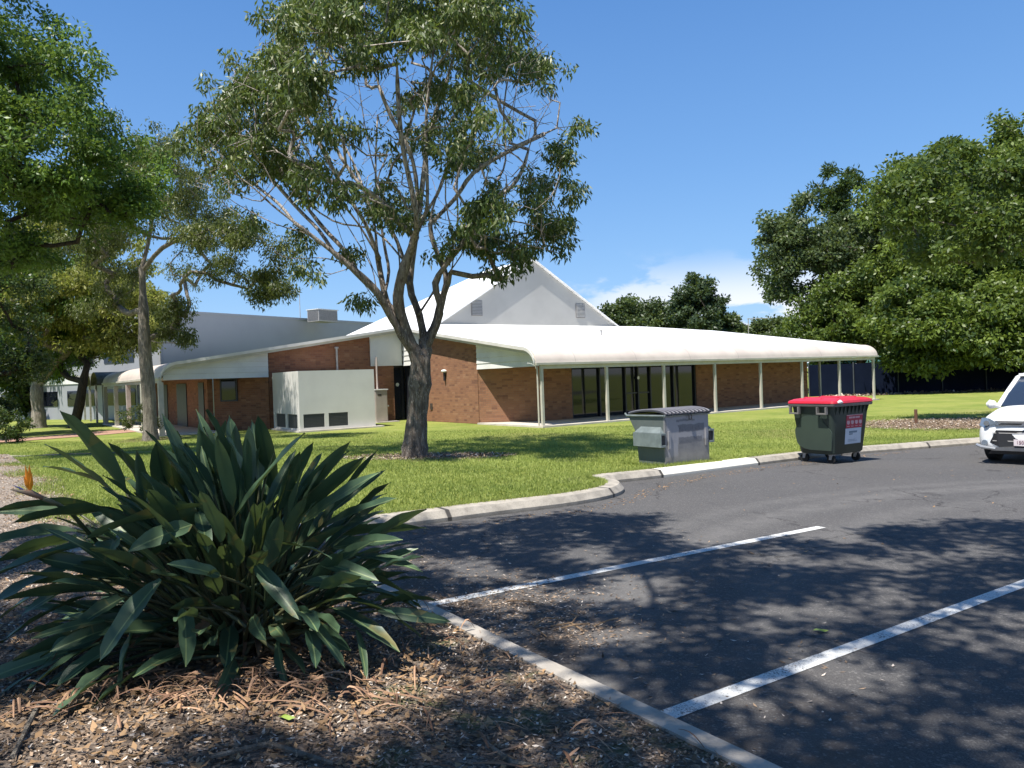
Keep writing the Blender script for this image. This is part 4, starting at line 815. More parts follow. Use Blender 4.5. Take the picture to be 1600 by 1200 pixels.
# ------------------------------------------------------------------ trees
def skeleton(limbs, tips, seed=1, step=.45, wander=.25, up=.35):
    """limbs: list of lists of 3D points (first starts at the ground); tips: (n,3)"""
    r_ = np.random.default_rng(seed); P = []; par = []
    def nearest(p, below=True):
        A_ = np.array(P); d = np.linalg.norm(A_ - p, axis=1)
        if below: d = d + np.where(A_[:, 2] > p[2] + .3, 2.5, 0)
        return int(np.argmin(d)), float(d.min())
    for li, L_ in enumerate(limbs):
        L_ = [np.array(q, float) for q in L_]
        if li == 0: P.append(L_[0]); par.append(-1); cur = 0; rest = L_[1:]
        else: cur, _d = nearest(L_[0], False); rest = L_
        ctl = [np.array(P[cur])] + [q for q in rest if np.linalg.norm(q - P[cur]) > .15]; sm = []
        for i in range(len(ctl) - 1):
            p0 = ctl[max(i - 1, 0)]; p1 = ctl[i]; p2 = ctl[i + 1]; p3 = ctl[min(i + 2, len(ctl) - 1)]
            for u in (.34, .67, 1.0): sm.append(.5 * (2 * p1 + (p2 - p0) * u + (2 * p0 - 5 * p1 + 4 * p2 - p3) * u * u + (3 * p1 - p0 - 3 * p2 + p3) * u ** 3))
        for q in sm:
            a = P[cur]; d = np.linalg.norm(q - a); k = max(1, int(d / step))
            for i in range(1, k + 1):
                pt = a + (q - a) * i / k
                if i < k: pt = pt + r_.normal(0, step * .05, 3)
                P.append(pt); par.append(cur); cur = len(P) - 1
    nl = len(P); root = P[0]; order = np.argsort(np.linalg.norm(tips - np.array(P[min(len(P) - 1, 3)]), axis=1)); tipn = []
    minbranch = 4
    A_ = np.zeros((len(P) + len(tips) * 40, 3)); A_[:len(P)] = P; m_ = len(P); low = P[0][2] + .22 * (tips[:, 2].max() - P[0][2]) if len(tips) else 0
    okz = min(q[2] for q in tips) * .6 + P[0][2] * .4
    for ti in order:
        p = tips[ti]; d = np.linalg.norm(A_[:m_] - p, axis=1) + np.where(A_[:m_, 2] > p[2] + .4, 1.5, 0) + np.where(A_[:m_, 2] < okz, 6, 0)
        c = int(np.argmin(d)); a = A_[c]; L0 = np.linalg.norm(p - a); k = max(1, int(L0 / step)); mid = (a + p) / 2 + np.array([0, 0, -up * L0 * .3]) + r_.normal(0, wander * L0 * .35, 3)
        cur = c
        for i in range(1, k + 1):
            t_ = i / k; q = (1 - t_) ** 2 * a + 2 * t_ * (1 - t_) * mid + t_ * t_ * p
            if i < k: q = q + r_.normal(0, step * .10, 3)
            if m_ >= len(A_): break
            A_[m_] = q; par.append(cur); cur = m_; m_ += 1
        tipn.append(cur)
    return A_[:m_].copy(), par, nl, tipn
def woody(name, A_, par, r_trunk, r_tip, mat, parent, flare=.5, seed=1):
    n_ = len(A_); cnt = np.zeros(n_); kids = [[] for _ in range(n_)]
    for i, p in enumerate(par):
        if p >= 0: kids[p].append(i)
    for i in range(n_ - 1, -1, -1):
        if not kids[i]: cnt[i] = 1
        if par[i] >= 0: cnt[par[i]] += cnt[i]
    e = math.log(r_trunk / r_tip) / math.log(max(cnt[0], 2)); rad = r_tip * cnt ** e
    rr_ = np.random.default_rng(seed); z0 = A_[0][2]
    b = MB(); starts = [(-1, 0)]; stack = [(None, 0)]
    while stack:
        prev, i = stack.pop(); chain = []; rads = []
        if prev is not None: chain.append(A_[prev]); rads.append(min(rad[prev], rad[i] * 1.15))
        while True:
            chain.append(A_[i]); hh = A_[i][2] - z0; rads.append(rad[i] * (1 + flare * math.exp(-max(hh, 0) / .35)) * (1 + rr_.normal(0, .05)))
            if not kids[i]: break
            ks = sorted(kids[i], key=lambda q: -cnt[q])
            for q in ks[1:]: stack.append((i, q))
            i = ks[0]
        if len(chain) < 2: continue
        mr = max(rads); k = 12 if mr > .12 else 7 if mr > .05 else 4 if mr > .02 else 3
        if prev is None: chain[0] = chain[0] - np.array([0, 0, .15])
        b.tube(chain, [float(x) for x in rads], k, cap=False)
    me = bpy.data.meshes.new(name); me.from_pydata(b.v, [], b.f); me.materials.append(mat); me.polygons.foreach_set('use_smooth', [True] * len(me.polygons)); me.update()
    o_ = bpy.data.objects.new(name, me); COL.objects.link(o_); o_.parent = parent; return o_
def foliage(name, clumps, rad, per, ln, wd, mat, parent, seed=1, droop=.3, flat=.75, tintf=None, spread=1.0):
    r_ = np.random.default_rng(seed); n_ = len(clumps); K = per
    c = np.repeat(clumps, K, 0); rd = np.repeat(np.broadcast_to(np.array(rad, float), (n_,)), K)
    off = r_.normal(0, 1, (n_ * K, 3)); off = unit(off) * (r_.random((n_ * K, 1)) ** .5); off[:, 2] *= flat
    P = c + off * rd[:, None]
    D = unit(off * .7 + r_.normal(0, .7, (n_ * K, 3)) + np.array([0, 0, -droop * 1.5])); Sd = unit(np.cross(D, r_.normal(0, 1, (n_ * K, 3))))
    L_ = ln * r_.uniform(.6, 1.25, n_ * K); W_ = wd * r_.uniform(.7, 1.2, n_ * K) * .5
    ct = r_.random(n_) if tintf is None else tintf(clumps, r_)
    tint = np.clip(np.repeat(ct, K) * .75 + r_.random(n_ * K) * .35 - .05, 0, 1)
    return np_mesh(name, rhombs(P, D, Sd, L_, W_, .42, .25), 4, mat, tint, parent)
def crown_pts(center, radii, nlobes, per, seed, lobe=.38, low=-.75, jitter=1.0):
    r_ = np.random.default_rng(seed); center = np.array(center, float); radii = np.array(radii, float); out = []
    for i in range(nlobes):
        u = unit(r_.normal(0, 1, 3)); 
        while u[2] < low: u = unit(r_.normal(0, 1, 3))
        rad_ = r_.uniform(.45, .86) if i % 3 else r_.uniform(.75, .95)
        lc = u * rad_; lr = lobe * r_.uniform(.55, 1.2)
        v = unit(r_.normal(0, 1, (per, 3))) * (r_.random((per, 1)) ** .4); v[:, 2] *= .8
        out.append(center + (lc + v * lr) * radii)
    return np.concatenate(out)
def tree(name, label, limbs, tips, crad, per, ln, wd, lmat, bmat, r_trunk=.2, r_tip=.008, seed=1, droop=.3, group=None, extra=None, step=.45, wander=.25, up=.35, flat=.75, cat='tree', tintf=None):
    g0 = Vector(limbs[0][0]); t_ = empty(name, g0, 0, label, cat, group); o0 = np.array(g0)
    allt = tips if extra is None else np.concatenate([tips, extra])
    A_, par, nl, tn = skeleton(limbs, allt, seed, step, wander, up)
    woody('trunk', A_ - o0, par, r_trunk, r_tip, bmat, t_, seed=seed)
    foliage('crown', tips - o0, crad, per, ln, wd, lmat, t_, seed, droop, flat, tintf)
    return t_

# --- the big paperbark in front of the hall: limbs traced at the tree's real distance
TY = 17.3
def PX(px, py, dy=0): q = at(px, py, TY + dy); return (q.x, q.y, q.z)
gz0 = lawnz(-2.25, 17.3)
def limb(pts, d0, d1):
    n_ = len(pts); return [PX(x, y, d0 + (d1 - d0) * i / max(1, n_ - 1)) for i, (x, y) in enumerate(pts)]
b0 = PX(648, 724)
LM = [[(b0[0], b0[1], gz0)] + limb([(649, 690), (652, 650), (656, 600), (657, 562)], 0, 0),
      limb([(650, 556), (628, 522), (608, 490), (590, 458), (560, 428), (528, 400), (492, 372), (460, 348), (425, 320), (392, 290), (352, 262), (318, 230)], 0, -1.8),
      limb([(560, 428), (532, 410), (500, 403), (468, 404), (440, 400), (408, 372), (380, 340), (352, 322)], -.4, 1.2),
      limb([(628, 522), (612, 485), (603, 468), (590, 400), (585, 350), (570, 300), (550, 250), (520, 190), (505, 110), (490, 40)], 0, 1.8),
      limb([(590, 400), (560, 350), (530, 312), (500, 270), (470, 215), (450, 150)], .3, -1.0),
      limb([(656, 552), (630, 505), (622, 462), (634, 412), (648, 370), (652, 300), (640, 235), (610, 180), (585, 110), (570, 20), (580, -60)], 0, -1.2),
      limb([(665, 548), (655, 492), (640, 442), (652, 352), (660, 290), (672, 205), (700, 120), (720, 30), (715, -60)], .1, 2.2),
      limb([(668, 545), (688, 490), (680, 442), (700, 410), (728, 372), (745, 322), (790, 300), (815, 268), (832, 215), (860, 160)], 0, -1.0),
      limb([(668, 540), (678, 512), (690, 470), (697, 432), (684, 398), (672, 350), (690, 282), (722, 200), (748, 130), (770, 50)], .2, .6),
      limb([(697, 432), (720, 400), (733, 372), (745, 352), (790, 345), (830, 352), (860, 370), (885, 362)], .2, -1.2),
      limb([(648, 370), (620, 345), (600, 320), (560, 290), (520, 285), (480, 262), (430, 235)], -.3, -2.2),
      limb([(745, 322), (760, 280), (770, 230), (800, 170), (815, 90)], -.5, -2.0),
      limb([(634, 412), (600, 372), (570, 355), (520, 345), (460, 300), (400, 240)], -.1, 2.4)]
for (p0, p1, p2, d0, d1) in (((590, 455), (560, 380), (500, 250), 0, .8), ((608, 490), (575, 400), (545, 200), .1, -1.5), ((603, 468), (600, 380), (590, 180), .2, 2.0), ((560, 428), (500, 350), (400, 190), -.4, .6), ((525, 400), (460, 320), (350, 170), -.6, 1.2),
                      ((622, 462), (615, 360), (560, 130), -.1, .5), ((634, 412), (650, 330), (620, 100), -.3, -1.8), ((648, 370), (668, 300), (680, 60), -.4, -1.2), ((652, 352), (700, 260), (770, 130), .6, 1.4), ((680, 442), (715, 350), (730, 200), 0, -1.4), ((700, 410), (760, 330), (840, 250), -.1, .8),
                      ((690, 470), (708, 380), (700, 240), .2, -.6), ((745, 322), (790, 250), (800, 90), -.4, .8), ((640, 442), (600, 340), (480, 150), .2, 1.6), ((655, 490), (700, 400), (810, 330), 0, 1.3), ((670, 350), (740, 270), (870, 200), .3, -.2), ((492, 372), (430, 350), (330, 290), -.8, -1.6), ((590, 400), (540, 300), (430, 60), .3, -.4),
                      ((628, 522), (580, 460), (520, 330), 0, 1.0), ((460, 348), (400, 290), (320, 210), -1.0, -.2)):
    mx_ = ((p0[0] + p1[0]) / 2 + 6, (p0[1] + p1[1]) / 2); LM.append(limb([p0, mx_, p1, ((p1[0] + p2[0]) / 2 - 8, (p1[1] + p2[1]) / 2), p2], d0, d1))
r_ = np.random.default_rng(11)
OUT = [(296, 190), (325, 150), (372, 88), (408, 60), (432, 8), (455, -60), (520, -150), (640, -200), (760, -160), (826, -60), (832, 40), (858, 70), (876, 130), (918, 180), (922, 200), (892, 250), (884, 300), (900, 312), (897, 370), (860, 385), (832, 420), (790, 432), (748, 408), (700, 400), (650, 372), (600, 335), (540, 330), (470, 300), (420, 292), (395, 328), (350, 305), (285, 285), (262, 240)]
cl = []
OUTs = np.array(OUT)
def edge_d(x, y):
    return min(math.dist((x, y), q) for q in OUTd)
OUTd = []
for a, b_ in zip(OUT, OUT[1:] + OUT[:1]):
    for k in range(6): OUTd.append((a[0] + (b_[0] - a[0]) * k / 6, a[1] + (b_[1] - a[1]) * k / 6))
lobes = []
while len(lobes) < 186:
    x, y = r_.uniform(250, 930), r_.uniform(-200, 435)
    if not in_poly(np.array([[x, y]]), OUT)[0]: continue
    ed = edge_d(x, y)
    w_ = 1.0 if y < 60 else .6 if y < 150 else .18
    if ed < 45: w_ = max(w_, .9 if y < 300 else .8)
    if x < 560 and y > 290: w_ *= .25
    if x < 470 and 80 < y < 290: w_ = max(w_, .75)
    if x > 800 and 120 < y < 300: w_ *= .6
    if r_.random() > w_ or ed < 14: continue
    u = (x - 590) / 330; v_ = (y - 120) / 320; q = max(0, 1 - u * u - v_ * v_ * .8) ** .5
    dy = r_.uniform(-1, 1) * (.6 + 3.2 * q); lobes.append((x, y, dy))
for (x, y, dy) in lobes:
    for _ in range(9):
        q = PX(x + r_.normal(0, 17), y + r_.normal(0, 13), dy + r_.normal(0, .35)); cl.append(q)
for (x, y) in [(850, 330), (880, 345), (872, 375), (840, 300), (895, 300), (800, 400), (780, 418), (815, 390), (760, 380), (735, 370), (690, 392), (640, 345), (470, 372), (478, 426), (395, 345), (560, 470), (545, 395), (770, 300), (870, 240), (905, 200)]:
    for _ in range(5): cl.append(PX(x + r_.normal(0, 9), y + r_.normal(0, 9), r_.normal(-.3, .5)))
cl = np.array(cl)
tw = []
while len(tw) < 1250:
    x, y = r_.uniform(300, 880), r_.uniform(40, 400)
    if in_poly(np.array([[x, y]]), OUT)[0]: tw.append(PX(x, y, r_.uniform(-2.6, 2.6)))
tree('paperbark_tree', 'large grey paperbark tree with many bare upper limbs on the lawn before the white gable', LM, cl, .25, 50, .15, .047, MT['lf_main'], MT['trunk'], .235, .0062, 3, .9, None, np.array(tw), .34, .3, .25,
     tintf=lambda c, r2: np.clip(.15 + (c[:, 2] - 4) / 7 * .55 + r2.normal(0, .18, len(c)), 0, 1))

# --- slender tree before the left veranda
def gp(x, y): return (x, y, lawnz(x, y))
def auto(base, top, lean=(0, 0), k=5):
    b_ = Vector(base); t_ = Vector(top); return [tuple(b_.lerp(t_, i / k) + Vector((math.sin(i * 1.9) * .05, math.cos(i * 2.3) * .05, 0)) * (i > 0)) for i in range(k + 1)]
X, Y = -14.0, 29.6
cp = np.concatenate([crown_pts((X + .2, Y, 8.6), (3.6, 3.4, 3.7), 34, 11, 5, .34, -.6), crown_pts((X + 4.7, Y - 2.9, 6.3), (2.1, 1.5, 1.4), 12, 9, 6, .4, -1), crown_pts((X + 5.9, Y - 2.9, 5.0), (.9, 1.0, .8), 4, 7, 16, .4, -1), crown_pts((X + .9, Y, 4.2), (.8, .8, 1.4), 6, 8, 17, .4, -1), crown_pts((X - 2.0, Y + 1, 6.4), (2.0, 1.6, 2.2), 10, 9, 18, .4, -1)])
tree('slender_tree', 'slender grey trunked tree with hanging fine foliage in front of the left veranda posts', [auto(gp(X, Y), (X - .1, Y, 6.4), k=4), [(X - .1, Y, 6.2), (X + 1.0, Y - .6, 7.0), (X + 2.6, Y - 1.6, 7.2), (X + 4.6, Y - 2.8, 6.7)], [(X, Y, 5.6), (X - .7, Y + .3, 7.5), (X - 1.0, Y, 9.5)], [(X, Y, 6.4), (X + .2, Y + .3, 8.0), (X + .6, Y, 10.5)]],
     cp, .38, 95, .15, .045, MT['lf_fine'], MT['trunk2'], .24, .008, 5, .8)
# small shrub at its foot
def shrub(name, label, base, rad, nl, per, ln, wd, mat, seed, cat='shrub', group=None):
    x, y, z = base; c = crown_pts((x, y, z + rad[2] * .9), rad, nl, per, seed, .4, -.8); c[:, 2] = np.maximum(c[:, 2], z + .08)
    return tree(name, label, [[(x, y, z), (x, y, z + .25)]], c, .16, 50, ln, wd, mat, MT['trunk2'], .03, .004, seed, .2, group, step=.2, cat=cat)
shrub('shrub', 'loose young shrub growing beside the slender tree at the veranda posts', gp(-14.9, 30.9), (.7, .7, .75), 8, 6, .09, .035, MT['lf_fine'], 31)
shrub('shrub', 'dark low shrub at the far left edge beside the brick path', gp(-20.5, 31.0), (1.3, 1.1, .8), 12, 8, .12, .05, MT['lf_dark'], 33)

# --- yellow-olive tree with forked pale trunk far left
X, Y = -27.2, 44.0
tree('forked_tree', 'olive green tree with a pale forked trunk beyond the left path', [auto(gp(X, Y), (X, Y, 2.2), k=3), [(X, Y, 2.2), (X + 1.2, Y, 3.6), (X + 3.2, Y, 5.2), (X + 4.5, Y, 6.5)], [(X, Y, 2.0), (X - .3, Y, 4.5), (X + .5, Y, 8)], [(X, Y, 1.8), (X - 1.5, Y, 4), (X - 2.6, Y, 6.5)]],
     np.concatenate([crown_pts((X + 2.8, Y - 1, 8.0), (4.8, 3.5, 4.2), 46, 11, 41, .33, -.95), crown_pts((X + 6.0, Y - 2.2, 6.0), (2.7, 2.0, 2.5), 22, 9, 42, .35, -1)]), .55, 85, .24, .10, MT['lf_yel'], MT['pale'], .34, .012, 42, .6)
X, Y = -22.4, 41.0
tree('dark_trunk_tree', 'dark leaning trunk tree beside the forked pale tree on the left', [auto(gp(X - 2.2, Y + 2), (X - 1.2, Y + 2, 3.6), k=3)], np.concatenate([crown_pts((X - 2.6, Y + 2, 6.6), (3.8, 3, 3.8), 30, 10, 51, .36, -.95), crown_pts((X - 5.0, Y + 4, 4.4), (3.5, 2, 2.2), 16, 10, 52, .36, -.95)]), .5, 70, .22, .10, MT['lf_green'], MT['darkbark'], .25, .012, 51, .4)
X, Y = -23.8, 33.5
tree('dense_tree', 'dense dark tree standing at the left edge behind the low shrub', [auto(gp(X, Y), (X, Y, 3.0), k=3)], np.concatenate([crown_pts((X - .4, Y + 1, 5.6), (3.4, 3.2, 4.6), 26, 11, 61, .34, -1), crown_pts((X - 1.2, Y + 3, 2.0), (2.2, 2.2, 1.8), 10, 9, 62, .4, -1)]), .5, 75, .20, .10, MT['lf_dark'], MT['darkbark'], .28, .012, 61, .3)
# --- tall bright green tree reaching into the top left corner
X, Y = -15.4, 19.6
tree('leafy_tree', 'tall bright green leafy tree filling the upper left corner', [auto(gp(X - 1.0, Y), (X - .6, Y, 6.0), k=4), [(X - .6, Y, 6.0), (X + 1.8, Y, 7.2), (X + 4.0, Y, 8.0)], [(X - .6, Y, 6.0), (X + 1, Y, 9), (X + 2, Y, 12)], [(X - .6, Y, 5.5), (X + 1.5, Y - .8, 6.4), (X + 3.5, Y - 1, 6.6)]],
     np.concatenate([crown_pts((X + 1.2, Y, 10.2), (3.6, 4.0, 4.0), 40, 12, 71, .32, -.9), crown_pts((X + 3.6, Y - .3, 8.2), (3.2, 3.0, 2.6), 26, 12, 72, .33, -.9), crown_pts((X + 4.6, Y, 6.9), (2.0, 2.0, 1.3), 12, 11, 73, .36, -.9), crown_pts((X + .8, Y, 14.4), (2.4, 2.4, 2.4), 12, 11, 74, .36, -.9), crown_pts((X + 2.2, Y + .5, 5.9), (2.2, 2.0, 1.2), 10, 10, 75, .36, -.9)]), .34, 82, .14, .062, MT['lf_green'], MT['darkbark'], .3, .008, 71, .35)

# --- right hand trees
tree('spreading_tree', 'huge broad leaved tree filling the right edge above the navy fence', [auto((36, 57, -.4), (36, 57, 6), k=4)],
     np.concatenate([crown_pts((36.8, 56, 10.2), (11.0, 7, 9.0), 120, 13, 81, .23, -.95), crown_pts((29.5, 50.2, 5.2), (6.0, 3.2, 3.2), 46, 11, 82, .3, -1), crown_pts((39, 49.5, 5.4), (8, 3.2, 3.6), 50, 11, 83, .3, -1), crown_pts((31, 51.5, 9.5), (4.5, 3, 3.5), 22, 11, 84, .3, -1), crown_pts((31.2, 54, 13.6), (4.6, 3.5, 4.0), 30, 11, 85, .3, -1), crown_pts((27.5, 48.4, 3.3), (5.8, 1.8, 2.3), 34, 11, 86, .3, -1), crown_pts((36, 47.5, 3.1), (7.5, 1.8, 2.2), 42, 11, 87, .3, -1)]), .80, 84, .33, .19, MT['lf_right'], MT['darkbark'], .6, .02, 81, .3, 'trees beyond the navy fence', step=1.0)
tree('open_tree', 'grey green open crowned tree leaning left beside the spreading tree', [auto((25.5, 61, -.4), (25, 61, 5), k=4)],
     np.concatenate([crown_pts((24.2, 61, 10.8), (4.6, 4, 4.6), 36, 11, 91, .3, -.9), crown_pts((28.0, 60, 8.2), (4.8, 4, 6.4), 44, 11, 92, .3, -1)]), .72, 62, .34, .18, MT['lf_grey'], MT['trunk2'], .35, .02, 91, .3, 'trees beyond the navy fence', step=.8)
tree('spiky_tree', 'dark spiky topped tree rising between the two largest right hand trees', [auto((31.3, 72, -.4), (31.3, 72, 14), k=5)],
     np.concatenate([crown_pts((31.6, 72, 17.4), (2.6, 2.4, 3.6), 13, 7, 101, .24, -.9), crown_pts((33, 71, 12.5), (5.0, 4, 5), 24, 10, 102, .3, -.9)]), .62, 40, .50, .16, MT['lf_dark'], MT['darkbark'], .35, .02, 101, .1, 'trees beyond the navy fence', step=.9)
tree('bushy_tree', 'low bushy green tree filling the gap above the far end of the veranda roof', [auto((25.5, 56, -.4), (25.5, 56, 3), k=3)],
     crown_pts((25.6, 56, 4.6), (5.4, 3, 3.8), 44, 11, 111, .32, -1), .72, 62, .30, .16, MT['lf_right'], MT['darkbark'], .3, .02, 111, .3, 'trees beyond the navy fence', step=.8)
tree('young_tree', 'small lime green tree standing on the right lawn behind the parked car', [auto((18.6, 25.6, lawnz(18.6, 25.6)), (18.2, 25.4, 4.6), k=3), [(18.2, 25.4, 4.4), (16.0, 24.8, 5.6), (13.6, 24.6, 6.2)]],
     crown_pts((14.9, 24.6, 6.4), (3.0, 1.9, 1.9), 30, 9, 115, .36, -.9), .42, 60, .19, .10, MT['lf_young'], MT['trunk2'], .14, .01, 115, .2)
for (x, y, zc, rx, rz_, nm, lb, mt_, sd_) in ((15.2, 92, 7.0, 5.8, 4.2, 'rounded_tree', 'wide rounded green tree behind the white gable corner', 'lf_grey', 121), (21.7, 90, 8.4, 3.2, 4.4, 'tall_tree', 'dark rounded tree standing tallest above the middle of the white roof', 'lf_bg', 122),
                                    (26.4, 93, 5.6, 3.4, 2.4, 'low_tree', 'low green tree at the foot of the television aerial', 'lf_grey', 123), (31.8, 95, 5.2, 3.0, 2.8, 'small_tree', 'small green tree right of the television aerial', 'lf_grey', 124)):
    tree(nm, lb, [auto((x, y, -.6), (x, y, zc - rz_ * .3), k=3)], crown_pts((x, y, zc), (rx, 3.2, rz_), 60 if rx > 4 else 38, 12, sd_, .32, -.9), .75, 52, .42, .24, MT[mt_], MT['darkbark'], .3, .02, sd_, .2, 'far trees behind the roof', step=1.0)
for i, (x, y, zc, rx, rz_) in enumerate(((-42, 70, 7, 6, 5.5), (-36, 58, 5, 4, 4.5), (46, 60, 8, 6, 7), (52, 50, 6, 6, 6), (40, 80, 8, 7, 7), (60, 62, 8, 7, 8))):
    tree('boundary_tree', ['dark tree filling the far left background', 'dark tree behind the left path shrub', 'broad tree beyond the right edge of the fence', 'round tree beyond the parked car', 'tall tree behind the spreading tree', 'far tree at the right boundary'][i], [auto((x, y, -.6), (x, y, zc - rz_ * .3), k=3)],
         crown_pts((x, y, zc), (rx, rx * .8, rz_), 26, 11, 130 + i, .34, -.95), .9, 42, .5, .26, MT['lf_dark'], MT['darkbark'], .35, .02, 130 + i, .2, 'trees round the site boundary', step=1.2)

# --- two trees standing behind the viewpoint, whose crowns shade the bays and the bed
def shade_cl(targets, seed, hmin, hmax, jitter=.55, per=5):
    """crown clumps placed up the sun's line from patches of ground"""
    r2 = np.random.default_rng(seed); out = []
    for (gx, gy) in targets:
        for _ in range(per):
            h_ = r2.uniform(hmin, hmax); x = gx + r2.normal(0, jitter); y = gy + r2.normal(0, jitter); z = h_
            k = h_ / -LD.z; out.append((x - LD.x * k, y - LD.y * k, z))
    out = np.array(out); keep = (out[:, 2] - .55 > CAMZ + .57 * np.maximum(out[:, 1], 0) + .1); return out[keep]
def fillpts(poly, n_, seed, holes=()):
    r2 = np.random.default_rng(seed); xs = [p[0] for p in poly]; ys = [p[1] for p in poly]; o_ = []; tries_ = 0
    while len(o_) < n_:
        x = r2.uniform(min(xs), max(xs)); y = r2.uniform(min(ys), max(ys))
        if not in_poly(np.array([[x, y]]), poly)[0]: continue
        if math.sin(x * 2.1 + 1.3 * math.sin(y * 1.7)) * math.sin(y * 2.6 + 1.1 * math.sin(x * 1.9)) > .50: continue
        if any(((x - hx) / rx) ** 2 + ((y - hy) / ry) ** 2 < 1 for hx, hy, rx, ry in holes): continue
        tries_ += 1
        if tries_ > 60000: break
        if o_ and min(math.dist(q, (x, y)) for q in o_) < .27: continue
        o_.append((x, y))
    return o_
SA = [(-6.5, 2.2), (-6.4, 7.2), (-4.6, 9.0), (-1.7, 8.9), (.6, 9.9), (1.6, 9.6), (1.5, 8.0), (1.0, 5.0), (1.2, 2.4)]
SB = [(1.3, 2.2), (1.2, 7.6), (2.2, 8.2), (3.2, 7.6), (4.4, 8.9), (6.4, 8.9), (8.5, 8.2), (8.5, 1.5)]
def gr(px, py, zf=hz):
    d_ = ray(px, py); Y_ = 6.0
    for _ in range(80): Y_ = .5 * Y_ + .5 * (zf(d_.x * Y_, Y_) - CAMZ) / d_.z
    return d_.x * Y_, Y_
HOLES = [(720, 1003, .32, .34), (815, 1072, .50, .20), (655, 1088, .35, .18), (430, 1150, .95, .30), (250, 1160, .8, .32), (120, 1165, .6, .3), (560, 1120, .3, .15), (560, 1010, .25, .25), (30, 850, .6, .5), (80, 940, .5, .5), (150, 900, .4, .3), (350, 850, .35, .35), (500, 880, .3, .3), (560, 960, .3, .2), (420, 990, .3, .2), (640, 880, .35, .3), (1000, 940, .3, .2), (1005, 910, .40, .30), (975, 995, .36, .22), (1260, 955, .55, .25), (1395, 1072, .45, .14), (1230, 1035, .2, .12), (1110, 840, .5, .30),
         (1180, 880, .35, .2), (930, 860, .3, .2), (1420, 955, .3, .2), (1550, 1010, .3, .2), (1330, 880, .45, .25), (1200, 1110, .25, .1), (860, 925, .25, .15), (760, 940, .3, .2), (1530, 870, .4, .25), (1490, 1150, .3, .1), (250, 960, .4, .3)]
HOLES = [(*gr(x, y), rx + .12, ry + .10) for x, y, rx, ry in HOLES]
HOLA = HOLB = HOLES
ca = shade_cl(fillpts(SA, 300, 1, HOLA), 2, 6.2, 9.2, .08, 2); cb_ = shade_cl(fillpts(SB, 300, 3, HOLB), 4, 6.4, 9.4, .08, 2)
tree('shade_tree', 'spreading tree behind the garden bed shading the strelitzia', [auto((-5.2, -2.4, .05), (-4.8, -1.6, 4.0), k=4), [(-4.8, -1.6, 4.0), (-4.8, .8, 6.2), (-4.4, 3.0, 7.6)], [(-4.8, -1.6, 4.0), (-3.0, .2, 6.4), (-1.6, 2.0, 7.8)]],
     ca, .32, 72, .16, .07, MT['lf_shade'], MT['trunk2'], .26, .008, 141, .3, 'shade trees over the car park')
tree('shade_tree', 'spreading tree behind the parking bays shading the asphalt', [auto((3.9, -4.2, .05), (3.8, -3.0, 4.0), k=4), [(3.8, -3.0, 4.0), (2.6, -.6, 6.4), (1.4, 2.0, 7.8)], [(3.8, -3.0, 4.0), (4.0, -.4, 6.4), (4.6, 2.6, 7.8)]],
     cb_, .32, 72, .16, .07, MT['lf_shade'], MT['trunk2'], .26, .008, 142, .3, 'shade trees over the car park')

# ------------------------------------------------------------------ bird of paradise plant
PL0 = Vector((-1.72, 4.75, bedz(-1.72, 4.75)))
sp_ = empty('strelitzia_plant', PL0, 0, 'large bird of paradise plant with one orange flower in the foreground bed', 'plant')
r_ = random.Random(5); LV = []; LT = []; RB = []; ST = MB()
def blade(base, dirv, tip, width, curl=.10, roll=0.0, tint=.5, seg=9, fold=.35):
    """paddle blade from base to tip; returns quads"""
    b_ = Vector(base); t_ = Vector(tip); ax = t_ - b_; Ln = ax.length; ax.normalize(); upv = Vector((0, 0, 1)); sd_ = ax.cross(upv)
    if sd_.length < .2: sd_ = ax.cross(Vector((0, 1, 0)))
    sd_.normalize(); sd_ = (Matrix.Rotation(roll, 3, ax) @ sd_); nn = sd_.cross(ax).normalized(); pts = []
    for i in range(seg + 1):
        t = i / seg; wv = width * .5 * 1.36 * (t ** .5) * ((1 - t) ** .62) if t > 0 else .006
        c = b_ + ax * Ln * t + nn * (-curl * Ln * (t * t)) + nn * curl * Ln * t * .8
        ripple = math.sin(t * 14 + roll * 9) * .04 * width
        pts.append((c + sd_ * wv + nn * (wv * fold + ripple), c, c - sd_ * wv + nn * (wv * fold - ripple)))
    for i in range(seg):
        a, b2 = pts[i], pts[i + 1]
        LV.append((a[0], a[1], b2[1], b2[0])); LV.append((a[1], a[2], b2[2], b2[1])); LT.append(tint); LT.append(tint * .8)
        if seg == 9: RB.append((a[1] + sd_ * .004 + nn * .002, b2[1] + sd_ * .003 + nn * .002, b2[1] - sd_ * .003 + nn * .002, a[1] - sd_ * .004 + nn * .002))
def stalk(base, bladebase, sag=.0):
    a = Vector(base); c = Vector(bladebase); mid = (a + c) / 2 + Vector((0, 0, (c - a).length * (.12 - sag)))
    pts = [(1 - t) ** 2 * a + 2 * t * (1 - t) * mid + t * t * c for t in (0, .25, .5, .75, 1)]; ST.tube([p - PL0 for p in pts], [.016, .013, .011, .009, .007], 6, cap=False)
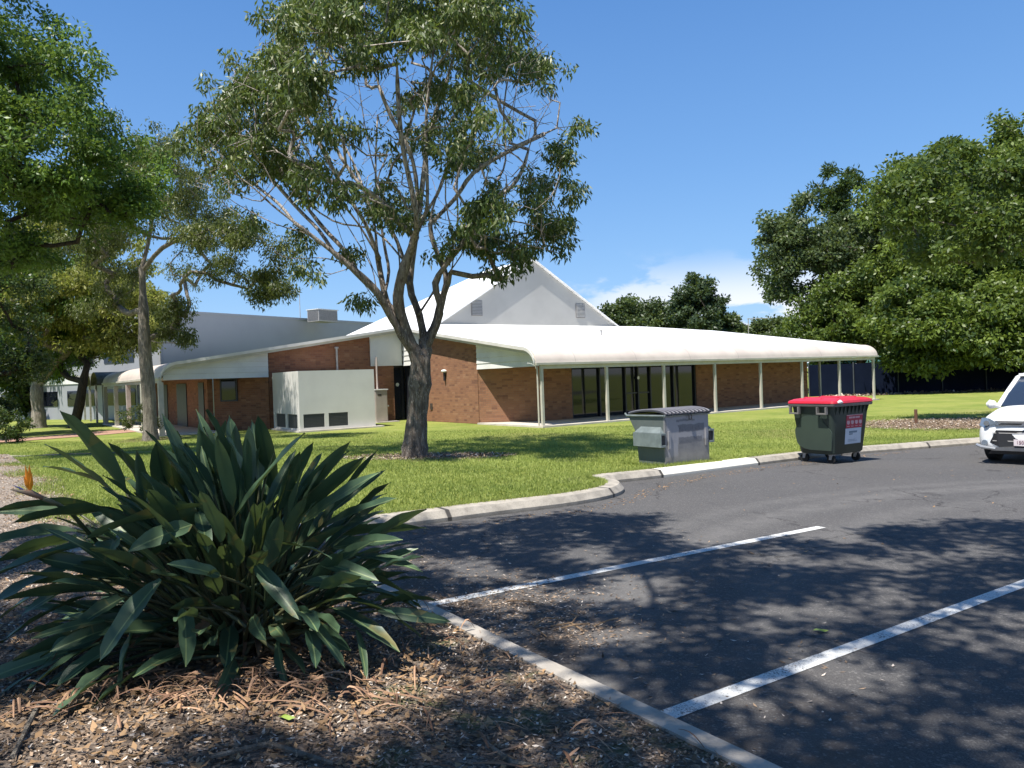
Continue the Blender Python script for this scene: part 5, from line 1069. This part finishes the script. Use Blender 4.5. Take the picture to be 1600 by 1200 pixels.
# traced leaves: blade base px, tip px, depth, width(m)
TR = [((195, 765), (95, 640), 4.6, .17), ((185, 780), (72, 692), 4.5, .15), ((160, 755), (68, 727), 4.7, .13), ((218, 800), (215, 702), 4.5, .10), ((268, 800), (243, 690), 4.6, .17), ((292, 790), (275, 672), 4.7, .15), ((322, 800), (315, 650), 4.9, .17),
      ((352, 800), (350, 655), 4.8, .17), ((385, 800), (326, 638), 4.6, .20), ((427, 770), (403, 648), 4.8, .15), ((348, 840), (472, 674), 4.3, .15), ((440, 775), (490, 690), 4.8, .10), ((445, 800), (548, 688), 4.7, .11), ((462, 808), (570, 712), 4.6, .13), ((472, 818), (592, 736), 4.5, .14),
      ((492, 832), (618, 776), 4.6, .13), ((500, 836), (667, 822), 4.7, .12), ((520, 856), (628, 842), 4.5, .12), ((430, 850), (520, 868), 4.1, .11), ((438, 820), (452, 725), 4.4, .15), ((520, 800), (590, 700), 4.9, .08), ((560, 800), (610, 752), 4.9, .10),
      ((150, 790), (-10, 795), 4.3, .12), ((190, 800), (20, 812), 4.2, .17), ((120, 830), (-30, 850), 4.2, .15), ((150, 850), (-30, 905), 4.0, .16), ((130, 880), (-30, 950), 4.0, .17), ((140, 930), (0, 1000), 4.1, .15), ((320, 790), (130, 838), 4.0, .16), ((180, 840), (170, 870), 4.1, .2),
      ((252, 905), (153, 1032), 3.75, .15), ((216, 970), (186, 1102), 3.85, .12), ((285, 950), (292, 1040), 3.8, .13), ((398, 880), (470, 968), 3.95, .12), ((557, 985), (574, 1072), 4.1, .06), ((385, 1030), (368, 1092), 3.9, .11), ((435, 1000), (447, 1085), 3.9, .08),
      ((540, 895), (655, 935), 4.4, .14), ((556, 870), (660, 890), 4.5, .12), ((540, 935), (660, 990), 4.4, .14), ((520, 950), (625, 1015), 4.2, .13), ((560, 915), (668, 958), 4.7, .12), ((310, 800), (326, 862), 4.15, .11), ((270, 850), (190, 905), 4.0, .12), ((300, 820), (200, 860), 3.9, .15), ((345, 900), (262, 880), 3.8, .12), ((500, 880), (590, 905), 4.2, .12), ((120, 800), (-30, 800), 4.6, .12), ((130, 870), (-40, 880), 4.4, .14), ((110, 900), (-30, 985), 4.3, .13), ((150, 900), (30, 960), 4.2, .13), ((170, 950), (70, 1030), 4.1, .12), ((120, 840), (0, 870), 4.5, .13), ((240, 800), (190, 700), 4.9, .13), ((380, 790), (375, 690), 5.0, .14), ((300, 780), (290, 690), 5.1, .13), ((200, 930), (110, 985), 4.0, .12), ((470, 960), (540, 1040), 4.0, .10), ((250, 780), (170, 690), 5.0, .12)]
for (bx, tx, Y, wd_) in TR:
    bp = at(*bx, Y + .25); tp = at(*tx, Y)
    if tx[1] > 1000: tp.z = max(tp.z, bedz(tp.x, tp.y) + .02)
    root = PL0 + Vector((r_.gauss(0, .22), r_.gauss(0, .18), .05)); up_ = 1 if tx[1] < bx[1] else -1
    blade(bp, None, tp, wd_ * 1.18, .10 if up_ > 0 else .18, r_.uniform(-1.0, 1.0), r_.uniform(.1, .75), fold=r_.uniform(.2, .55)); stalk(root, bp)
for k in range(310):
    az_ = r_.uniform(0, 2 * PI) if k < 250 else r_.uniform(PI * .8, PI * 1.35); f = r_.random() ** .9; inc = R(5 + 84 * f + r_.uniform(-5, 5)); L1 = r_.uniform(.36, .86) * (1 - .25 * f); L2 = r_.uniform(.36, .54) * (1 - .15 * f)
    root = PL0 + Vector((math.cos(az_) * .30 * f + r_.gauss(0, .07), math.sin(az_) * .28 * f + r_.gauss(0, .07), .04)); hd = Vector((math.cos(az_), math.sin(az_), 0))
    d1 = hd * math.sin(inc) + Vector((0, 0, math.cos(inc))); bp = root + d1 * L1 + Vector((0, 0, .10)); inc2 = inc + R(r_.uniform(-6, 28) * (.4 + f)); d2 = hd * math.sin(inc2) + Vector((0, 0, math.cos(inc2))) + Vector((r_.gauss(0, .12), r_.gauss(0, .12), 0)); tp = bp + d2.normalized() * L2
    tp.z = max(tp.z, bedz(tp.x, tp.y) + .03); bp.z = max(bp.z, bedz(bp.x, bp.y) + .08)
    blade(bp, None, tp, r_.uniform(.10, .165), .10 + .1 * f, r_.uniform(-1.1, 1.1), r_.uniform(0, .8), fold=r_.uniform(.2, .6)); stalk(root, bp)
V_ = np.array([[list(v_ - PL0) for v_ in q] for q in LV]).reshape(-1, 3); fo = np_mesh('foliage', V_, 4, MT['strel'], np.array(LT), sp_)
bm = bmesh.new(); bm.from_mesh(fo.data); bmesh.ops.remove_doubles(bm, verts=bm.verts, dist=.0004); bm.to_mesh(fo.data); bm.free(); fo.data.polygons.foreach_set('use_smooth', [True] * len(fo.data.polygons))
V_ = np.array([[list(v_ - PL0) for v_ in q] for q in RB]).reshape(-1, 3); np_mesh('midribs', V_, 4, MT['midrib'], np.zeros(len(RB)), sp_)
ST.build('stalks', MT['stalk'], sp_, smooth='all')
# dry collapsed leaves in the skirt
LV = []; LT = []
for k in range(38):
    az_ = r_.uniform(0, 2 * PI); hd = Vector((math.cos(az_), math.sin(az_), 0)); a = PL0 + hd * r_.uniform(.15, .4) + Vector((0, 0, r_.uniform(.08, .4))); t_ = a + hd * r_.uniform(.2, .5) + Vector((r_.gauss(0, .1), r_.gauss(0, .1), 0)); t_.z = bedz(t_.x, t_.y) + r_.uniform(.02, .08); blade(a, None, t_, r_.uniform(.04, .10), .15, r_.uniform(-1, 1), .5, 6, .8)
V_ = np.array([[list(v_ - PL0) for v_ in q] for q in LV]).reshape(-1, 3); np_mesh('dry_leaves', V_, 4, MT['dry'], np.array(LT), sp_)
# flower
fb = at(88, 787, 4.3) - PL0; ft = at(47, 770, 4.25) - PL0; fe = at(16, 765, 4.2) - PL0
b = MB(); b.tube([at(100, 800, 4.4) - PL0 + Vector((.25, .1, -.35)), at(110, 800, 4.4) - PL0, fb, (fb + ft) / 2], [.012, .012, .012, .013], 8); fs_ = b.build('flower_stem', MT['stalk'], sp_, smooth='all')
b = MB(); b.tube([(fb + ft) / 2, ft, fe], [.012, .019, .002], 8); b.build('flower_beak', MT['beak'], sp_, smooth='all')
def petal(name, root, tipv, w_, mat):
    b_ = MB(); a = Vector(root); c = Vector(tipv); ax = (c - a); sd_ = ax.cross(Vector((0, 1, 0))).normalized() * w_; nn = Vector((0, -1, 0)) * w_ * .5
    b_.v = [a, a.lerp(c, .45) + sd_, c, a.lerp(c, .45) - sd_, a.lerp(c, .45) + nn, a.lerp(c, .45) - nn]; b_.v = [tuple(v_) for v_ in b_.v]
    b_.f = [(0, 1, 4), (1, 2, 4), (2, 3, 4), (3, 0, 4), (0, 5, 1), (1, 5, 2), (2, 5, 3), (3, 5, 0)]; return b_.build(name, mat, sp_)
for (tx, ty, w_) in ((39, 726, .016), (46, 724, .016), (50, 738, .015), (42, 733, .014), (36, 742, .012)): petal('petal', ft, at(tx, ty, 4.22) - PL0, w_, MT['orange'])
petal('petal', ft, at(18, 757, 4.2) - PL0, .006, MT['violet'])

# ------------------------------------------------------------------ litter, chips, bark strips
def scatter(n_, poly, seed, dens=None):
    r2 = np.random.default_rng(seed); xs = [p[0] for p in poly]; ys = [p[1] for p in poly]; out = np.zeros((0, 2))
    while len(out) < n_:
        q = np.stack([r2.uniform(min(xs), max(xs), n_), r2.uniform(min(ys), max(ys), n_)], 1); q = q[in_poly(q, poly)]
        if dens is not None: q = q[r2.random(len(q)) < dens(q)]
        out = np.concatenate([out, q])
    return out[:n_], r2
vz = np.vectorize(bedz); vh = np.vectorize(hz); vl = np.vectorize(lawnz)
def bits(name, n_, poly, seed, ln, wd, mat, zf, lift=.012, dens=None, tilt=.35, fold=.4, label=None, kind='stuff', rnd=(.5, 1.6), tint=None):
    q, r2 = scatter(n_, poly, seed, dens); P = np.stack([q[:, 0], q[:, 1], zf(q[:, 0], q[:, 1]) + lift * r2.uniform(.5, 1.8, n_)], 1)
    a = r2.uniform(0, 2 * PI, n_); D = unit(np.stack([np.cos(a), np.sin(a), r2.normal(0, tilt, n_)], 1)); Sd = unit(np.cross(D, np.stack([r2.normal(0, tilt, n_), r2.normal(0, tilt, n_), np.ones(n_)], 1)))
    o_ = np_mesh(name, rhombs(P, D, Sd, ln * r2.uniform(*rnd, n_), wd * .5 * r2.uniform(*rnd, n_), .45, fold), 4, mat, r2.random(n_) if tint is None else tint(q, r2)); tag(o_, label, None, None, kind); return o_
NB = [(6, -3.9), (2.75, .5), (.86, 3.29), (.18, 4.29), (-.98, 5.97), (-2.6, 8.0), (-4.6, 9.6), (-8.0, 14.1), (-10.7, 16.8), (-13.6, 20.6), (-16, 20.4), (-12, 12), (-6.5, 5.5), (-3.5, 2.4), (-2, 1.6)]
bits('wood_chips', 120000, NB, 201, .027, .0115, MT['chip'], vz, .010, lambda q: np.clip(4.2 / np.maximum(q[:, 1], 1) ** 1.15, 0, 1), label='coarse brown wood chip mulch covering the garden bed')
bits('leaf_litter', 6500, NB, 202, .046, .024, MT['lit'], vz, .022, lambda q: np.exp(-((q[:, 0] + 1.7) ** 2 / 1.8 + (q[:, 1] - 4.3) ** 2 / 1.2)) + .04, .3, .6, label='dry fallen leaves lying under the bird of paradise')
# long curled bark strips
def strips(n_, cxy, sxy, seed, lrange, w_, zf, name, label):
    r2 = np.random.default_rng(seed); Q = []; T = []
    for k in range(n_):
        x, y = cxy[0] + r2.normal(0, sxy[0]), cxy[1] + r2.normal(0, sxy[1]); a = r2.normal(-.35, 1.0); L_ = r2.uniform(*lrange); ww = w_ * r2.uniform(.25, 1.5) ** 1.3; bend = r2.normal(0, .10); tt = r2.random(); z0 = r2.uniform(.012, .045); lift = abs(r2.normal(0, .03)); N_ = 5; prev = None
        for i in range(N_ + 1):
            t_ = i / N_; aa = a + bend * t_; wx = ww * (1 - .5 * abs(2 * t_ - 1)); px_, py_ = x, y; sx_, sy_ = -math.sin(aa) * wx / 2, math.cos(aa) * wx / 2; z = zf(x, y) + z0 + lift * math.sin(PI * t_)
            cur = ((x - sx_, y - sy_, z), (x, y, z + wx * .35), (x + sx_, y + sy_, z))
            if prev: Q += [(prev[0], prev[1], cur[1], cur[0]), (prev[1], prev[2], cur[2], cur[1])]; T += [tt, tt * .8]
            prev = cur; x += math.cos(aa) * L_ / N_; y += math.sin(aa) * L_ / N_
    o_ = np_mesh(name, np.array(Q).reshape(-1, 3), 4, MT['strip'], np.array(T)); tag(o_, label, None, None, 'stuff')
strips(300, (-1.5, 3.86), (.62, .19), 203, (.05, .30), .011, bedz, 'bark_strips', 'curled orange bark strips heaped in front of the strelitzia')
strips(60, (-3.0, 4.6), (.5, .5), 204, (.06, .24), .011, bedz, 'bark_strips', 'curled bark strips lying left of the strelitzia')
strips(70, (-.85, 4.9), (.30, .45), 205, (.05, .18), .012, bedz, 'bark_strips', 'short bark strips between the strelitzia and the concrete edging')
strips(22, (-.1, 3.3), (.4, .25), 206, (.06, .24), .012, bedz, 'bark_strips', 'thin bark strips near the bottom of the garden bed')
# litter on the asphalt
RD = [(-.75, 5.95), (.42, 4.25), (1.1, 3.3), (2.6, 4.6), (2.2, 7.5), (1.6, 9.8), (.4, 9.9), (-1.4, 8.8), (-2.2, 8.2)]
bits('asphalt_litter', 4200, RD, 210, .030, .011, MT['chip'], vh, .006, lambda q: np.exp(-((q[:, 0] + .2) ** 2 / .5 + (q[:, 1] - 5.7) ** 2 / .7)) + .7 * np.exp(-((q[:, 0] - .35) ** 2 / .10 + (q[:, 1] - 5.25) ** 2 / .10)) + .5 * np.exp(-((q[:, 0] + 1.2) ** 2 / .2 + (q[:, 1] - 7.4) ** 2 / .5)) + .02, .2, .4, label='fine leaf and bark litter scattered on the asphalt by the edging')
KP = [(-1.4, 8.8), (-.5, 9.5), (.7, 10.25), (1.5, 11.1), (1.95, 12.0), (3.3, 13.8), (6.2, 16.1), (9, 17.7), (9.1, 17.5), (6.4, 15.8), (3.5, 13.5), (2.1, 11.7), (1.7, 10.8), (.9, 9.95), (-.4, 9.2), (-1.3, 8.5)]
bits('gutter_litter', 700, KP, 211, .040, .018, MT['lit'], vh, .006, None, .2, .4, label='small dry leaves collected along the foot of the kerb')
bits('asphalt_litter', 90, [(1, 6), (7, 8), (12, 14), (9, 17), (3, 13), (1, 10)], 212, .045, .02, MT['lit'], vh, .005, None, .2, .4, label='stray dry leaves scattered over the open asphalt')
tw_ = MB()
for k, (x, y) in enumerate(((.25, 5.2), (.35, 5.3), (.42, 5.15), (.3, 5.4), (.15, 5.25), (-.1, 5.9), (.5, 5.25))):
    a = k * 1.1; tw_.tube([(x, y, hz(x, y) + .01), (x + .12 * math.cos(a), y + .12 * math.sin(a), hz(x, y) + .035), (x + .25 * math.cos(a + .4), y + .22 * math.sin(a + .4), hz(x, y) + .012)], .005, 5)
tag(tw_.build('twig_heap', MT['dry']), 'small heap of twigs lying on the asphalt beyond the first bay line', 'twigs')
for k, (pa, pb_, pc) in enumerate((((330, 1180), (420, 1160), (520, 1190)), ((760, 1160), (800, 1190), (850, 1196)), ((20, 1180), (60, 1100), (110, 1060)))):
    pts = []
    for (x, y) in (pa, pb_, pc):
        q = at(x, y, 3.5); d_ = ray(x, y); YY = 3.5
        for _ in range(40): YY = .5 * YY + .5 * (bedz(d_.x * YY, YY) + .03 - CAMZ) / d_.z
        pts.append((d_.x * YY, YY, bedz(d_.x * YY, YY) + .025))
    b = MB(); b.tube(pts, [.010, .013, .008], 6); tag(b.build('fallen_stick', MT['trunk2']), ['curved fallen stick at the bottom of the bed below the strelitzia', 'short bent stick beside the concrete edging', 'grey fallen stick at the bottom left of the bed'][k], 'stick')
for (x_, y_, lb) in ((1282, 986, 'single yellow green leaf lying on the asphalt between the bay lines'), (448, 1122, 'single green leaf lying on the mulch before the strelitzia')):
    q = ray(x_, y_); YY = 5
    zf = hz if x_ > 1000 else bedz
    for _ in range(60): YY = .5 * YY + .5 * (zf(q.x * YY, YY) + .01 - CAMZ) / q.z
    x, y = q.x * YY, YY; z = zf(x, y) + .012; b = MB(); pt = [(-.05, 0), (-.02, .018), (.02, .02), (.055, .0), (.02, -.018), (-.02, -.016)]
    b.v = [(x + u * .9, y + v_ * 1.2 - u * .3, z + .008 * (i % 2)) for i, (u, v_) in enumerate(pt)] + [(x, y, z + .012)]; b.f = [(i, (i + 1) % 6, 6) for i in range(6)]; tag(b.build('fallen_leaf', M('fresh_leaf', (.22, .30, .05), .5)), lb, 'leaf')
# mulch round the paperbark and in the right hand bed, with a stake
def ringpoly(x, y, rx, ry, k=18): return [(x + rx * math.cos(2 * PI * i / k), y + ry * math.sin(2 * PI * i / k)) for i in range(k)]
bits('tree_mulch', 2600, ringpoly(-1.9, 17.25, 2.0, .9), 220, .07, .03, MT['chip'], vl, .012, None, .3, .4, label='shed bark and mulch ringed round the paperbark trunk')
bits('bed_mulch', 7000, ringpoly(13.8, 24.2, 3.4, 2.6), 221, .06, .028, MT['chip'], vl, .02, None, .3, .4, label='brown mulch patch on the lawn between the red lidded bin and the car')
b = MB(); b.tube([(12.9, 24.6, lawnz(13, 24.6)), (12.9, 24.6, lawnz(13, 24.6) + .45)], .05, 8); tag(b.build('timber_stake', MT['strip']), 'short timber stake standing in the mulch patch behind the kerb', 'stake')
bits('fence_litter', 2600, [(20, 48.6), (46, 49.8), (46, 50.6), (20, 49.6)], 222, .22, .12, MT['chip'], vl, .03, None, .3, .4, label='pale leaf litter banked along the foot of the navy fence')
# ------------------------------------------------------------------ grass
GP = le[:-2] + [(30, 23), (30, 30), (2, 28.4), (-8, 30), (-14, 30.5), (-20, 31), (-22, 24), (-14.4, 21.0), (-11.4, 16.5), (-8.8, 13.6), (-6.5, 9.9)]
def grass(name, n_, poly, seed, h_, w_, label, dens=None):
    q, r2 = scatter(n_, poly, seed, dens)
    bad = ((q[:, 0] + 1.7) / 1.3) ** 2 + ((q[:, 1] - 17.2) / .55) ** 2 < 1; bad |= ((q[:, 0] - 13.8) / 3.0) ** 2 + ((q[:, 1] - 24.2) / 2.2) ** 2 < 1; q = q[~bad]; n2 = len(q)
    P = np.stack([q[:, 0], q[:, 1], vl(q[:, 0], q[:, 1]) - .008], 1); D = unit(np.stack([r2.normal(0, .45, n2), r2.normal(0, .45, n2), np.ones(n2)], 1)); Sd = unit(np.cross(D, np.stack([r2.normal(0, 1, n2), r2.normal(0, 1, n2), np.zeros(n2)], 1)))
    L_ = (h_ * r2.uniform(.5, 1.4, n2))[:, None]; W = (w_ * r2.uniform(.6, 1.4, n2))[:, None]; V_ = np.stack([P - Sd * W, P + Sd * W, P + D * L_], 1).reshape(-1, 3)
    patch = .5 + .25 * np.sin(q[:, 0] * 1.3 + np.sin(q[:, 1] * .9) * 2) + .2 * np.sin(q[:, 1] * 2.1 + q[:, 0] * .7); tag(np_mesh(name, V_, 3, MT['blade'], np.clip(patch + r2.normal(0, .25, n2), 0, 1)), label, None, None, 'stuff')
grass('grass', 360000, GP, 301, .050, .007, 'short mown grass of the front lawn', lambda q: np.clip((12.0 / np.maximum(q[:, 1], 8)) ** 1.6, 0, 1))
ed = inset(KL, .27); EP = [p for p in ed if p[1] < 20 and p[0] > -3.5]; ring = EP + [(p[0], p[1]) for p in [q for q in inset(KL, .36) if q[1] < 20 and q[0] > -3.5][::-1]]
grass('grass_fringe', 16000, ring, 302, .065, .006, 'longer grass fringe overhanging the back of the kerb')
grass('grass_tufts', 1500, [(2.05, 14.95), (2.80, 14.18), (4.0, 15.05), (4.05, 14.95), (2.80, 14.08), (2.1, 14.85)], 303, .085, .006, 'longer tufts of grass at the foot of the grey skip')
